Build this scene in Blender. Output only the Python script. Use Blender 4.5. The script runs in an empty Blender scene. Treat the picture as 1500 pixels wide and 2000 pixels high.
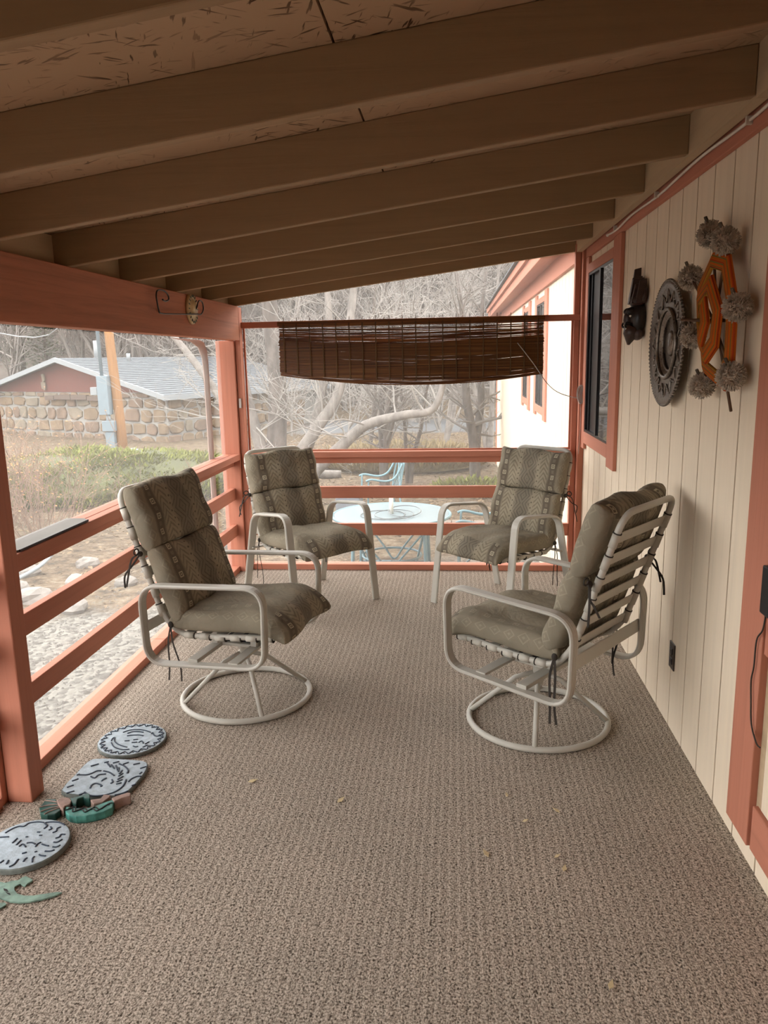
import bpy, bmesh, math, random
import numpy as np
from mathutils import Vector, Matrix

# ------------------------------------------------------------------ camera, world, exposure
S = bpy.context.scene
COL = S.collection
F_PX = 1502.0
cam_d = bpy.data.cameras.new('camera'); cam = bpy.data.objects.new('camera', cam_d); COL.objects.link(cam)
cam_d.sensor_fit = 'VERTICAL'; cam_d.sensor_height = 24.0; cam_d.lens = 24.0 * F_PX / 2000.0
cam_d.clip_start = 0.05; cam_d.clip_end = 600
fw = Vector((888 - 750, 698 - 1000, F_PX)).normalized()          # porch axis seen from the camera (x right, y down, z ahead)
ro = math.radians(1.12)
dn = Vector((math.sin(ro), math.cos(ro), -(math.sin(ro) * fw.x + math.cos(ro) * fw.y) / fw.z)).normalized()
rt = dn.cross(fw)
A3 = Matrix((rt, fw, -dn))                                        # camera axes -> world
cr, cd, cf = A3.col[0], A3.col[1], A3.col[2]
cam.matrix_world = Matrix(((cr.x, -cd.x, -cf.x, 0), (cr.y, -cd.y, -cf.y, 0), (cr.z, -cd.z, -cf.z, 1.6), (0, 0, 0, 1)))
S.camera = cam
W = bpy.data.worlds.new('overcast_sky'); S.world = W; W.use_nodes = True
bg = W.node_tree.nodes['Background']
bg.inputs[0].default_value = (1.0, 0.985, 0.96, 1); bg.inputs[1].default_value = 1.0
vs = S.view_settings
vs.view_transform = 'Standard'; vs.look = 'None'; vs.gamma = 1.0; vs.use_curve_mapping = False
vs.exposure = 2.88
S.cycles.max_bounces = 10; S.cycles.diffuse_bounces = 6; S.cycles.transparent_max_bounces = 16
S.cycles.use_denoising = True

rng = random.Random(7)
PI = math.pi
R = math.radians

# ------------------------------------------------------------------ materials
MATS = {}
def nodes_of(name):
    m = bpy.data.materials.new(name); m.use_nodes = True
    nt = m.node_tree
    return m, nt, nt.nodes['Principled BSDF']
def N(nt, t, **k):
    n = nt.nodes.new(t)
    for a, v in k.items():
        if a.startswith('i_'):
            n.inputs[a[2:]].default_value = v
        else:
            setattr(n, a, v)
    return n
def L(nt, a, ao, b, bi): nt.links.new(a.outputs[ao], b.inputs[bi])
def ramp(nt, stops, interp='LINEAR'):
    r = nt.nodes.new('ShaderNodeValToRGB'); r.color_ramp.interpolation = interp
    e = r.color_ramp.elements
    while len(e) < len(stops): e.new(0.5)
    for el, (p, c) in zip(e, stops):
        el.position = p; el.color = (c[0], c[1], c[2], 1) if not isinstance(c, (int, float)) else (c, c, c, 1)
    return r
def coords(nt, scale=(1, 1, 1), rot=(0, 0, 0), kind='Object'):
    tc = nt.nodes.new('ShaderNodeTexCoord'); mp = nt.nodes.new('ShaderNodeMapping')
    mp.inputs['Scale'].default_value = scale; mp.inputs['Rotation'].default_value = rot
    L(nt, tc, kind, mp, 'Vector'); return mp
def bump(nt, src, out, bsdf, strength=0.3, dist=0.01):
    b = N(nt, 'ShaderNodeBump'); b.inputs['Strength'].default_value = strength; b.inputs['Distance'].default_value = dist
    L(nt, src, out, b, 'Height'); L(nt, b, 'Normal', bsdf, 'Normal'); return b
def simple(name, col, rough=0.6, metal=0.0, var=0.12, scale=(8, 8, 8), bstr=0.15, bscale=None, spec=0.4, bdist=0.004):
    """paint, metal, cloth ... : a base colour with mottled variation and fine relief"""
    m, nt, b = nodes_of(name)
    b.inputs['Roughness'].default_value = rough; b.inputs['Metallic'].default_value = metal
    b.inputs['Specular IOR Level'].default_value = spec
    mp = coords(nt, scale)
    n = N(nt, 'ShaderNodeTexNoise', i_Scale=1.0, i_Detail=5.0, i_Roughness=0.6); L(nt, mp, 'Vector', n, 'Vector')
    lo = tuple(max(0, c * (1 - var)) for c in col); hi = tuple(min(1, c * (1 + var)) for c in col)
    r = ramp(nt, [(0.3, lo), (0.7, hi)]); L(nt, n, 'Fac', r, 'Fac'); L(nt, r, 'Color', b, 'Base Color')
    if bstr:
        if bscale:
            mp2 = coords(nt, bscale); n2 = N(nt, 'ShaderNodeTexNoise', i_Scale=1.0, i_Detail=4.0); L(nt, mp2, 'Vector', n2, 'Vector')
            bump(nt, n2, 'Fac', b, bstr, bdist)
        else: bump(nt, n, 'Fac', b, bstr, bdist)
    MATS[name] = m; return m
def wood(name, col, along='x', var=0.18, rough=0.7, dark=0.55, bstr=0.25, knots=True):
    """painted boards: grain drawn out along the board, faint knots"""
    m, nt, b = nodes_of(name); b.inputs['Roughness'].default_value = rough; b.inputs['Specular IOR Level'].default_value = 0.3
    sc = {'x': (1.2, 30, 30), 'y': (30, 1.2, 30), 'z': (30, 30, 1.2)}[along]
    mp = coords(nt, sc)
    n = N(nt, 'ShaderNodeTexNoise', i_Scale=1.0, i_Detail=6.0, i_Roughness=0.65, i_Distortion=0.6); L(nt, mp, 'Vector', n, 'Vector')
    r = ramp(nt, [(0.25, tuple(c * (1 - var) for c in col)), (0.5, col), (0.8, tuple(min(1, c * (1 + var * 0.6)) for c in col))])
    L(nt, n, 'Fac', r, 'Fac')
    sk = {'x': (1.3, 5, 5), 'y': (5, 1.3, 5), 'z': (5, 5, 1.3)}[along]
    mk = coords(nt, sk); v = N(nt, 'ShaderNodeTexVoronoi', i_Scale=1.0); L(nt, mk, 'Vector', v, 'Vector')
    rk = ramp(nt, [(0.0, (dark, dark, dark)), (0.09, (0.93, 0.93, 0.93)), (0.16, (1, 1, 1))]); L(nt, v, 'Distance', rk, 'Fac')
    mx = N(nt, 'ShaderNodeMix', data_type='RGBA', blend_type='MULTIPLY'); mx.inputs[0].default_value = 1.0 if knots else 0.0
    nt.links.new(r.outputs['Color'], mx.inputs[6]); nt.links.new(rk.outputs['Color'], mx.inputs[7])
    nt.links.new(mx.outputs[2], b.inputs['Base Color'])
    bump(nt, n, 'Fac', b, bstr, 0.004)
    MATS[name] = m; return m

SALMON = (0.46, 0.180, 0.115)
wood('salmon_x', SALMON, 'x', 0.14, knots=False); wood('salmon_y', SALMON, 'y', 0.14, knots=False); wood('salmon_z', SALMON, 'z', 0.14, knots=False)
wood('beam_salmon', (0.46, 0.180, 0.105), 'y', 0.3, bstr=0.4)
wood('rafter_tan', (0.31, 0.205, 0.112), 'x', 0.13, bstr=0.35)
wood('block_tan', (0.46, 0.345, 0.22), 'y', 0.1, knots=False)
wood('siding_cream', (0.76, 0.65, 0.505), 'z', 0.07, bstr=0.3, knots=False)
simple('groove', (0.13, 0.10, 0.07), 0.9)
simple('pipe_beige', (0.47, 0.452, 0.40), 0.42, var=0.04, scale=(6, 6, 6), bstr=0.03)
simple('strap_beige', (0.48, 0.455, 0.395), 0.5, var=0.05, bstr=0.05)
simple('dark_cord', (0.035, 0.028, 0.022), 0.8)
simple('black_plastic', (0.012, 0.012, 0.014), 0.45)
simple('black_metal', (0.015, 0.013, 0.012), 0.3, spec=0.6)
simple('white_cable', (0.62, 0.56, 0.48), 0.5)
simple('grey_cord', (0.42, 0.38, 0.35), 0.7)
simple('brown_outlet', (0.035, 0.024, 0.017), 0.4)
simple('window_black', (0.010, 0.010, 0.012), 0.35, var=0.05, bstr=0)
simple('room_dark', (0.02, 0.02, 0.022), 0.9, bstr=0)
simple('mask_wood', (0.040, 0.020, 0.016), 0.38, var=0.35, scale=(20, 20, 60), bstr=0.4)
simple('mask_black', (0.008, 0.006, 0.006), 0.35)
simple('bone_white', (0.7, 0.66, 0.58), 0.5)
simple('stick_wood', (0.10, 0.05, 0.025), 0.7)
simple('yarn_grey', (0.46, 0.39, 0.31), 0.95, var=0.5, scale=(40, 40, 40), bstr=0)
simple('yarn_dark', (0.12, 0.095, 0.07), 0.95, var=0.4, scale=(40, 40, 40), bstr=0)
simple('ceramic_cream', (0.60, 0.47, 0.26), 0.35, var=0.2, scale=(25, 25, 25))
simple('ceramic_mark', (0.05, 0.07, 0.04), 0.4)
simple('plaque_blue', (0.40, 0.475, 0.53), 0.75, var=0.22, scale=(40, 40, 40), bstr=0.35, bscale=(160, 160, 160))
simple('plaque_line', (0.035, 0.05, 0.075), 0.8)
simple('plaque_rim', (0.17, 0.19, 0.175), 0.8, var=0.3, scale=(40, 40, 40))
simple('teal_glaze', (0.055, 0.21, 0.175), 0.55, var=0.5, scale=(30, 30, 30))
simple('teal_dark', (0.02, 0.075, 0.06), 0.5, var=0.4, scale=(30, 30, 30))
simple('clay_pink', (0.30, 0.20, 0.165), 0.7, var=0.3, scale=(30, 30, 30))
simple('clay_line', (0.015, 0.012, 0.012), 0.7)
simple('verdigris', (0.19, 0.30, 0.245), 0.6, var=0.45, scale=(22, 22, 22))
simple('strip_grey', (0.17, 0.158, 0.14), 0.75, var=0.06)
simple('strip_edge', (0.03, 0.015, 0.02), 0.5)
simple('dry_leaf', (0.55, 0.44, 0.26), 0.8, var=0.3)
# outdoors
simple('stone_tan', (0.144, 0.101, 0.063), 0.9, var=0.35, scale=(3, 3, 3), bstr=0.5, bdist=0.03)
simple('stone_rose', (0.130, 0.088, 0.061), 0.9, var=0.35, scale=(3, 3, 3), bstr=0.5, bdist=0.03)
simple('stone_pale', (0.155, 0.128, 0.095), 0.9, var=0.3, scale=(3, 3, 3), bstr=0.5, bdist=0.03)
simple('mortar', (0.203, 0.195, 0.180), 0.95, var=0.2, scale=(5, 5, 5), bstr=0.5, bdist=0.02)
simple('gable_red', (0.099, 0.027, 0.018), 0.8, var=0.15)
simple('fascia_pale', (0.189, 0.206, 0.217), 0.5, var=0.06)
simple('shingle_grey', (0.080, 0.091, 0.102), 0.85, var=0.25, scale=(6, 6, 6), bstr=0.3)
simple('meter_blue', (0.135, 0.176, 0.203), 0.45, var=0.08)
simple('bag_blue', (0.252, 0.315, 0.406), 0.5, var=0.2, scale=(4, 4, 4), bstr=0.4)
wood('pole_wood', (0.216, 0.108, 0.042), 'z', 0.35)
wood('old_plank', (0.085, 0.060, 0.048), 'x', 0.3)
simple('bark_dark', (0.084, 0.071, 0.063), 0.95, var=0.5, scale=(9, 9, 3), bstr=0.6, bdist=0.02)
simple('bark_pale', (0.158, 0.141, 0.128), 0.9, var=0.45, scale=(7, 7, 3), bstr=0.5, bdist=0.02)
simple('twig_grey', (0.150, 0.134, 0.122), 0.95, var=0.45, scale=(0.25, 0.25, 0.25), bstr=0)
simple('twig_white', (0.203, 0.188, 0.171), 0.9, var=0.2, scale=(0.4, 0.4, 0.4), bstr=0)
simple('twig_brown', (0.175, 0.115, 0.081), 0.95, var=0.5, scale=(3, 3, 3), bstr=0)
simple('rust_leaf', (0.315, 0.150, 0.060), 0.8, var=0.5, scale=(6, 6, 6), bstr=0)
simple('juniper_green', (0.136, 0.148, 0.032), 0.85, var=0.7, scale=(2.2, 2.2, 2.2), bstr=0)
simple('juniper_core', (0.055, 0.060, 0.022), 0.95, var=0.4, bstr=0.5)
simple('evergreen', (0.080, 0.096, 0.060), 0.9, var=0.5, scale=(1, 1, 1), bstr=0)
simple('rock_pale', (0.180, 0.164, 0.148), 0.9, var=0.25, scale=(6, 6, 6), bstr=0.5, bdist=0.02)
simple('litter', (0.158, 0.112, 0.066), 0.9, var=0.55, scale=(1.6, 1.6, 1.6), bstr=0)
simple('straw', (0.202, 0.158, 0.083), 0.9, var=0.3, scale=(2, 2, 2), bstr=0)
simple('pebble', (0.136, 0.127, 0.112), 0.9, var=0.45, scale=(14, 14, 14), bstr=0)
simple('pipe_grey', (0.22, 0.25, 0.27), 0.5)
simple('blue_metal', (0.112, 0.214, 0.251), 0.4, var=0.08, bstr=0)
simple('table_top', (0.158, 0.214, 0.232), 0.25, var=0.06, scale=(3, 3, 3), bstr=0)
simple('wire_dark', (0.10, 0.12, 0.13), 0.4)
simple('box_slate', (0.13, 0.15, 0.175), 0.7)
simple('umbrella_white', (0.72, 0.70, 0.64), 0.5)
simple('paver', (0.198, 0.165, 0.141), 0.9, var=0.15, scale=(4, 4, 4), bstr=0.3)
simple('paver_joint', (0.33, 0.24, 0.19), 0.95, var=0.2)
simple('concrete', (0.38, 0.35, 0.31), 0.9)
simple('edge_pink', (0.434, 0.308, 0.266), 0.7, var=0.05, bstr=0)

def make_carpet():
    m, nt, b = nodes_of('carpet'); b.inputs['Roughness'].default_value = 0.97; b.inputs['Specular IOR Level'].default_value = 0.1
    mp = coords(nt, (1, 1, 1))
    wob = N(nt, 'ShaderNodeTexNoise', i_Scale=14.0, i_Detail=3.0); L(nt, mp, 'Vector', wob, 'Vector')
    sc = N(nt, 'ShaderNodeVectorMath', operation='MULTIPLY_ADD'); L(nt, wob, 'Color', sc, 0); sc.inputs[1].default_value = (0.008, 0.012, 0); L(nt, mp, 'Vector', sc, 2)
    m2 = N(nt, 'ShaderNodeMapping'); m2.inputs['Scale'].default_value = (205, 130, 1); L(nt, sc, 'Vector', m2, 'Vector')
    n1 = N(nt, 'ShaderNodeTexNoise', i_Scale=1.0, i_Detail=2.5, i_Roughness=0.65, i_Distortion=0.4); L(nt, m2, 'Vector', n1, 'Vector')
    m3 = N(nt, 'ShaderNodeMapping'); m3.inputs['Scale'].default_value = (125, 155, 1); L(nt, sc, 'Vector', m3, 'Vector')
    v = N(nt, 'ShaderNodeTexVoronoi', voronoi_dimensions='2D', i_Scale=1.0, i_Randomness=1.0); L(nt, m3, 'Vector', v, 'Vector')
    wv = N(nt, 'ShaderNodeTexWave', bands_direction='X', i_Scale=10.5, i_Distortion=0.0); L(nt, sc, 'Vector', wv, 'Vector')
    # rows of loops: every row a proud, lighter ridge between nubbly yarn
    pw = N(nt, 'ShaderNodeMath', operation='POWER'); L(nt, wv, 'Fac', pw, 0); pw.inputs[1].default_value = 3.0
    h = N(nt, 'ShaderNodeMath', operation='MULTIPLY_ADD'); L(nt, pw, 'Value', h, 0); h.inputs[1].default_value = 0.055; L(nt, n1, 'Fac', h, 2)
    h2 = N(nt, 'ShaderNodeMath', operation='MULTIPLY_ADD'); L(nt, v, 'Distance', h2, 0); h2.inputs[1].default_value = -0.20; L(nt, h, 'Value', h2, 2)
    r = ramp(nt, [(0.24, (0.05, 0.038, 0.029)), (0.41, (0.295, 0.253, 0.211)), (0.57, (0.57, 0.50, 0.43))])
    L(nt, h2, 'Value', r, 'Fac')
    wear = N(nt, 'ShaderNodeTexNoise', i_Scale=1.3, i_Detail=6.0, i_Roughness=0.6); L(nt, mp, 'Vector', wear, 'Vector')
    rw = ramp(nt, [(0.3, (0.86, 0.85, 0.83)), (0.7, (1.08, 1.05, 1.02))]); L(nt, wear, 'Fac', rw, 'Fac')
    mx = N(nt, 'ShaderNodeMix', data_type='RGBA', blend_type='MULTIPLY'); mx.inputs[0].default_value = 1.0
    nt.links.new(r.outputs['Color'], mx.inputs[6]); nt.links.new(rw.outputs['Color'], mx.inputs[7]); nt.links.new(mx.outputs[2], b.inputs['Base Color'])
    bump(nt, h2, 'Value', b, 0.6, 0.005)
    MATS['carpet'] = m
make_carpet()

def make_osb():
    m, nt, b = nodes_of('osb_painted'); b.inputs['Roughness'].default_value = 0.8; b.inputs['Specular IOR Level'].default_value = 0.25
    prev = None
    for k, (rz, s) in enumerate(((0.35, 1.0), (1.2, 1.15), (2.3, 0.9), (2.9, 1.1))):
        mp = coords(nt, (1, 1, 1), (0, 0, rz)); m2 = N(nt, 'ShaderNodeMapping'); m2.inputs['Scale'].default_value = (9 * s, 62 * s, 20); m2.inputs['Location'].default_value = (3.1 * k, 1.7 * k, 0)
        L(nt, mp, 'Vector', m2, 'Vector')
        n = N(nt, 'ShaderNodeTexNoise', i_Scale=1.0, i_Detail=2.0, i_Roughness=0.55); L(nt, m2, 'Vector', n, 'Vector')
        r = ramp(nt, [(0.645, 0.0), (0.69, 1.0)]); L(nt, n, 'Fac', r, 'Fac')
        if prev is None: prev = (r, 'Color')
        else:
            a = N(nt, 'ShaderNodeMath', operation='MAXIMUM'); L(nt, prev[0], prev[1], a, 0); L(nt, r, 'Color', a, 1); prev = (a, 'Value')
    patch = N(nt, 'ShaderNodeTexNoise', i_Scale=2.2, i_Detail=3.0); mpp = coords(nt); L(nt, mpp, 'Vector', patch, 'Vector')
    rp = ramp(nt, [(0.40, 0.0), (0.60, 1.0)]); L(nt, patch, 'Fac', rp, 'Fac')
    g = N(nt, 'ShaderNodeMath', operation='MULTIPLY'); L(nt, prev[0], prev[1], g, 0); L(nt, rp, 'Color', g, 1)
    base = ramp(nt, [(0.0, (0.42, 0.29, 0.18)), (1.0, (0.075, 0.038, 0.016))]); L(nt, g, 'Value', base, 'Fac')
    L(nt, base, 'Color', b, 'Base Color')
    bump(nt, g, 'Value', b, 0.4, 0.003)
    MATS['osb_painted'] = m
make_osb()

def make_screen():
    """fibreglass insect screen: most light passes the holes, the pale threads scatter daylight"""
    m = bpy.data.materials.new('insect_screen'); m.use_nodes = True; nt = m.node_tree; nt.nodes.clear()
    out = N(nt, 'ShaderNodeOutputMaterial'); t = N(nt, 'ShaderNodeBsdfTransparent'); d = N(nt, 'ShaderNodeBsdfDiffuse'); tl = N(nt, 'ShaderNodeBsdfTranslucent')
    d.inputs[0].default_value = (0.46, 0.45, 0.435, 1); tl.inputs[0].default_value = (0.46, 0.45, 0.435, 1)
    a = N(nt, 'ShaderNodeMixShader'); a.inputs[0].default_value = 0.5; L(nt, d, 0, a, 1); L(nt, tl, 0, a, 2)
    f = N(nt, 'ShaderNodeMixShader'); f.inputs[0].default_value = 0.24; L(nt, t, 0, f, 1); L(nt, a, 0, f, 2); L(nt, f, 0, out, 0)
    MATS['insect_screen'] = m
make_screen()

def make_glass():
    m, nt, b = nodes_of('window_glass')
    b.inputs['Base Color'].default_value = (0.02, 0.022, 0.025, 1); b.inputs['Roughness'].default_value = 0.02; b.inputs['IOR'].default_value = 1.6
    b.inputs['Specular IOR Level'].default_value = 0.6
    MATS['window_glass'] = m
make_glass()

def make_pewter():
    m, nt, b = nodes_of('pewter'); b.inputs['Metallic'].default_value = 0.85; b.inputs['Roughness'].default_value = 0.36
    mp = coords(nt, (1, 1, 1)); v = N(nt, 'ShaderNodeTexVoronoi', i_Scale=90.0); L(nt, mp, 'Vector', v, 'Vector')
    n = N(nt, 'ShaderNodeTexNoise', i_Scale=30.0, i_Detail=5.0, i_Distortion=1.5); L(nt, mp, 'Vector', n, 'Vector')
    a = N(nt, 'ShaderNodeMath', operation='MULTIPLY_ADD'); L(nt, n, 'Fac', a, 0); a.inputs[1].default_value = 0.9; L(nt, v, 'Distance', a, 2)
    r = ramp(nt, [(0.45, (0.075, 0.062, 0.052)), (0.95, (0.22, 0.19, 0.165))]); L(nt, a, 'Value', r, 'Fac'); L(nt, r, 'Color', b, 'Base Color')
    bump(nt, a, 'Value', b, 0.3, 0.003); MATS['pewter'] = m
make_pewter()

def make_yarn():
    """wound yarn band: coloured rounds of thread across the band (UV v), ridged by the single threads"""
    m, nt, b = nodes_of('yarn_band'); b.inputs['Roughness'].default_value = 0.95; b.inputs['Specular IOR Level'].default_value = 0.1
    tc = N(nt, 'ShaderNodeTexCoord'); sx = N(nt, 'ShaderNodeSeparateXYZ'); L(nt, tc, 'UV', sx, 'Vector')
    O = (0.46, 0.100, 0.010); RD = (0.40, 0.055, 0.012); G = (0.15, 0.135, 0.03); Y = (0.42, 0.20, 0.03); DG = (0.03, 0.070, 0.02)
    r = ramp(nt, [(0.0, O), (0.03, RD), (0.10, O), (0.22, G), (0.29, O), (0.45, RD), (0.52, G), (0.60, O), (0.74, G), (0.79, RD), (0.86, DG), (0.905, Y)], 'CONSTANT')
    L(nt, sx, 'Y', r, 'Fac'); L(nt, r, 'Color', b, 'Base Color')
    w = N(nt, 'ShaderNodeMath', operation='SINE'); mm = N(nt, 'ShaderNodeMath', operation='MULTIPLY'); L(nt, sx, 'Y', mm, 0); mm.inputs[1].default_value = 110.0; L(nt, mm, 'Value', w, 0)
    bump(nt, w, 'Value', b, 0.4, 0.002); MATS['yarn_band'] = m
make_yarn()

def make_cushion():
    """southwestern print on UV in metres: u across the cushion, v along it"""
    m, nt, b = nodes_of('cushion_print'); b.inputs['Roughness'].default_value = 0.9; b.inputs['Specular IOR Level'].default_value = 0.15
    tc = N(nt, 'ShaderNodeTexCoord'); sx = N(nt, 'ShaderNodeSeparateXYZ'); L(nt, tc, 'UV', sx, 'Vector')
    def M(op, a, c=None, d=None):
        n = N(nt, 'ShaderNodeMath', operation=op)
        for i, q in enumerate((a, c, d)):
            if q is None: continue
            if isinstance(q, (int, float)): n.inputs[i].default_value = q
            else: nt.links.new(q, n.inputs[i])
        return n.outputs[0]
    u, v = sx.outputs['X'], sx.outputs['Y']
    au = M('ABSOLUTE', M('SUBTRACT', u, 0.012))                    # distance from the axis of the print
    mp = coords(nt, (60, 60, 60), kind='Object'); n = N(nt, 'ShaderNodeTexNoise', i_Scale=1.0, i_Detail=4.0, i_Roughness=0.7); L(nt, mp, 'Vector', n, 'Vector')
    jit = M('MULTIPLY', M('SUBTRACT', n.outputs['Fac'], 0.5), 1.0)
    aj = M('ADD', au, M('MULTIPLY', jit, 0.006))
    def band(lo, hi): return M('MULTIPLY', M('GREATER_THAN', aj, lo), M('LESS_THAN', aj, hi))
    base = ramp(nt, [(0.0, (0.130, 0.112, 0.086)), (0.16, (0.140, 0.120, 0.092)), (0.24, (0.205, 0.176, 0.130)), (0.50, (0.215, 0.184, 0.135)), (0.56, (0.100, 0.082, 0.062)), (0.72, (0.100, 0.082, 0.062)), (0.77, (0.185, 0.158, 0.118)), (1.0, (0.165, 0.142, 0.106))])
    nt.links.new(M('MULTIPLY', aj, 1 / 0.31), base.inputs['Fac'])
    # small pale squares with dark hearts on the dark stripe
    du = M('ABSOLUTE', M('SUBTRACT', au, 0.198)); cheb = M('MAXIMUM', du, M('PINGPONG', v, 0.036))
    squares = M('MAXIMUM', M('MULTIPLY', M('LESS_THAN', cheb, 0.0135), M('GREATER_THAN', cheb, 0.0085)), M('LESS_THAN', cheb, 0.004))
    dark_sq = M('MULTIPLY', M('LESS_THAN', M('MAXIMUM', du, M('PINGPONG', M('ADD', v, 0.036), 0.036)), 0.010), 0.6)
    # chevrons
    ch = M('PINGPONG', M('ADD', v, M('MULTIPLY', M('ABSOLUTE', M('SUBTRACT', au, 0.125)), 1.2)), 0.016)
    chev = M('MULTIPLY', M('LESS_THAN', M('ADD', ch, M('MULTIPLY', jit, 0.014)), 0.0065), band(0.092, 0.158))
    # dots
    dots = M('LESS_THAN', M('ADD', M('ABSOLUTE', M('SUBTRACT', au, 0.078)), M('PINGPONG', v, 0.018)), 0.0065)
    # diamonds: chained along the axis, and larger ones on the borders and boxing
    qa = M('ADD', au, M('MULTIPLY', M('PINGPONG', v, 0.055), 0.75))
    dia = M('MULTIPLY', M('LESS_THAN', M('PINGPONG', M('ADD', qa, M('MULTIPLY', jit, 0.008)), 0.0125), 0.0035), band(-0.1, 0.066))
    qb = M('ADD', M('ABSOLUTE', M('SUBTRACT', au, 0.275)), M('PINGPONG', v, 0.036))
    dib = M('MULTIPLY', M('MAXIMUM', M('MULTIPLY', M('LESS_THAN', qb, 0.030), M('GREATER_THAN', qb, 0.0225)), M('LESS_THAN', qb, 0.008)), M('GREATER_THAN', au, 0.236))
    worn = M('SUBTRACT', 1.0, M('MULTIPLY', M('LESS_THAN', M('ABSOLUTE', M('SUBTRACT', v, 0.97)), 0.25), M('MULTIPLY', M('LESS_THAN', aj, 0.235), 0.72)))    # the sat-on middle of the seat has faded
    def mixc(fac, col, prev):
        x = N(nt, 'ShaderNodeMix', data_type='RGBA'); nt.links.new(fac, x.inputs[0]); nt.links.new(prev, x.inputs[6]); x.inputs[7].default_value = (*col, 1); return x.outputs[2]
    c = base.outputs['Color']
    wf_ = N(nt, 'ShaderNodeMix', data_type='RGBA'); nt.links.new(M('SUBTRACT', 1.0, worn), wf_.inputs[0]); nt.links.new(c, wf_.inputs[6]); wf_.inputs[7].default_value = (0.175, 0.150, 0.112, 1); c = wf_.outputs[2]
    c = mixc(M('MULTIPLY', M('MULTIPLY', chev, worn), 0.6), (0.10, 0.085, 0.062), c)
    c = mixc(M('MULTIPLY', M('MULTIPLY', dib, worn), 0.3), (0.29, 0.255, 0.19), c)
    c = mixc(dark_sq, (0.15, 0.125, 0.095), c)
    c = mixc(M('MULTIPLY', M('MULTIPLY', dots, worn), 0.75), (0.05, 0.043, 0.03), c)
    c = mixc(M('MULTIPLY', M('MULTIPLY', dia, worn), 0.55), (0.055, 0.045, 0.034), c)
    c = mixc(M('MULTIPLY', M('MULTIPLY', squares, worn), 0.8), (0.36, 0.32, 0.235), c)
    big = N(nt, 'ShaderNodeTexNoise', i_Scale=5.0, i_Detail=3.0); mpb = coords(nt, kind='Object'); L(nt, mpb, 'Vector', big, 'Vector')
    rb = ramp(nt, [(0.3, (1.15, 1.18, 1.17)), (0.7, (1.6, 1.63, 1.62))]); L(nt, big, 'Fac', rb, 'Fac')
    fd = N(nt, 'ShaderNodeMix', data_type='RGBA', blend_type='MULTIPLY'); fd.inputs[0].default_value = 1.0
    nt.links.new(c, fd.inputs[6]); nt.links.new(rb.outputs['Color'], fd.inputs[7]); nt.links.new(fd.outputs[2], b.inputs['Base Color'])
    wr = N(nt, 'ShaderNodeTexNoise', i_Scale=13.0, i_Detail=5.0, i_Distortion=1.2); L(nt, mpb, 'Vector', wr, 'Vector')
    bump(nt, wr, 'Fac', b, 0.45, 0.02); MATS['cushion_print'] = m
make_cushion()

def make_bamboo():
    m, nt, b = nodes_of('bamboo'); b.inputs['Roughness'].default_value = 0.45
    mp = coords(nt, (1.2, 10, 90)); n = N(nt, 'ShaderNodeTexNoise', i_Scale=1.0, i_Detail=3.0); L(nt, mp, 'Vector', n, 'Vector')
    r = ramp(nt, [(0.3, (0.09, 0.028, 0.006)), (0.55, (0.25, 0.095, 0.022)), (0.8, (0.45, 0.22, 0.06))]); L(nt, n, 'Fac', r, 'Fac'); L(nt, r, 'Color', b, 'Base Color')
    tl = N(nt, 'ShaderNodeBsdfTranslucent'); L(nt, r, 'Color', tl, 'Color'); mx = N(nt, 'ShaderNodeMixShader'); mx.inputs[0].default_value = 0.55
    out = nt.nodes['Material Output']; L(nt, b, 0, mx, 1); L(nt, tl, 0, mx, 2); L(nt, mx, 0, out, 0)
    MATS['bamboo'] = m
make_bamboo()
simple('bamboo_string', (0.10, 0.048, 0.014), 0.8)

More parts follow.
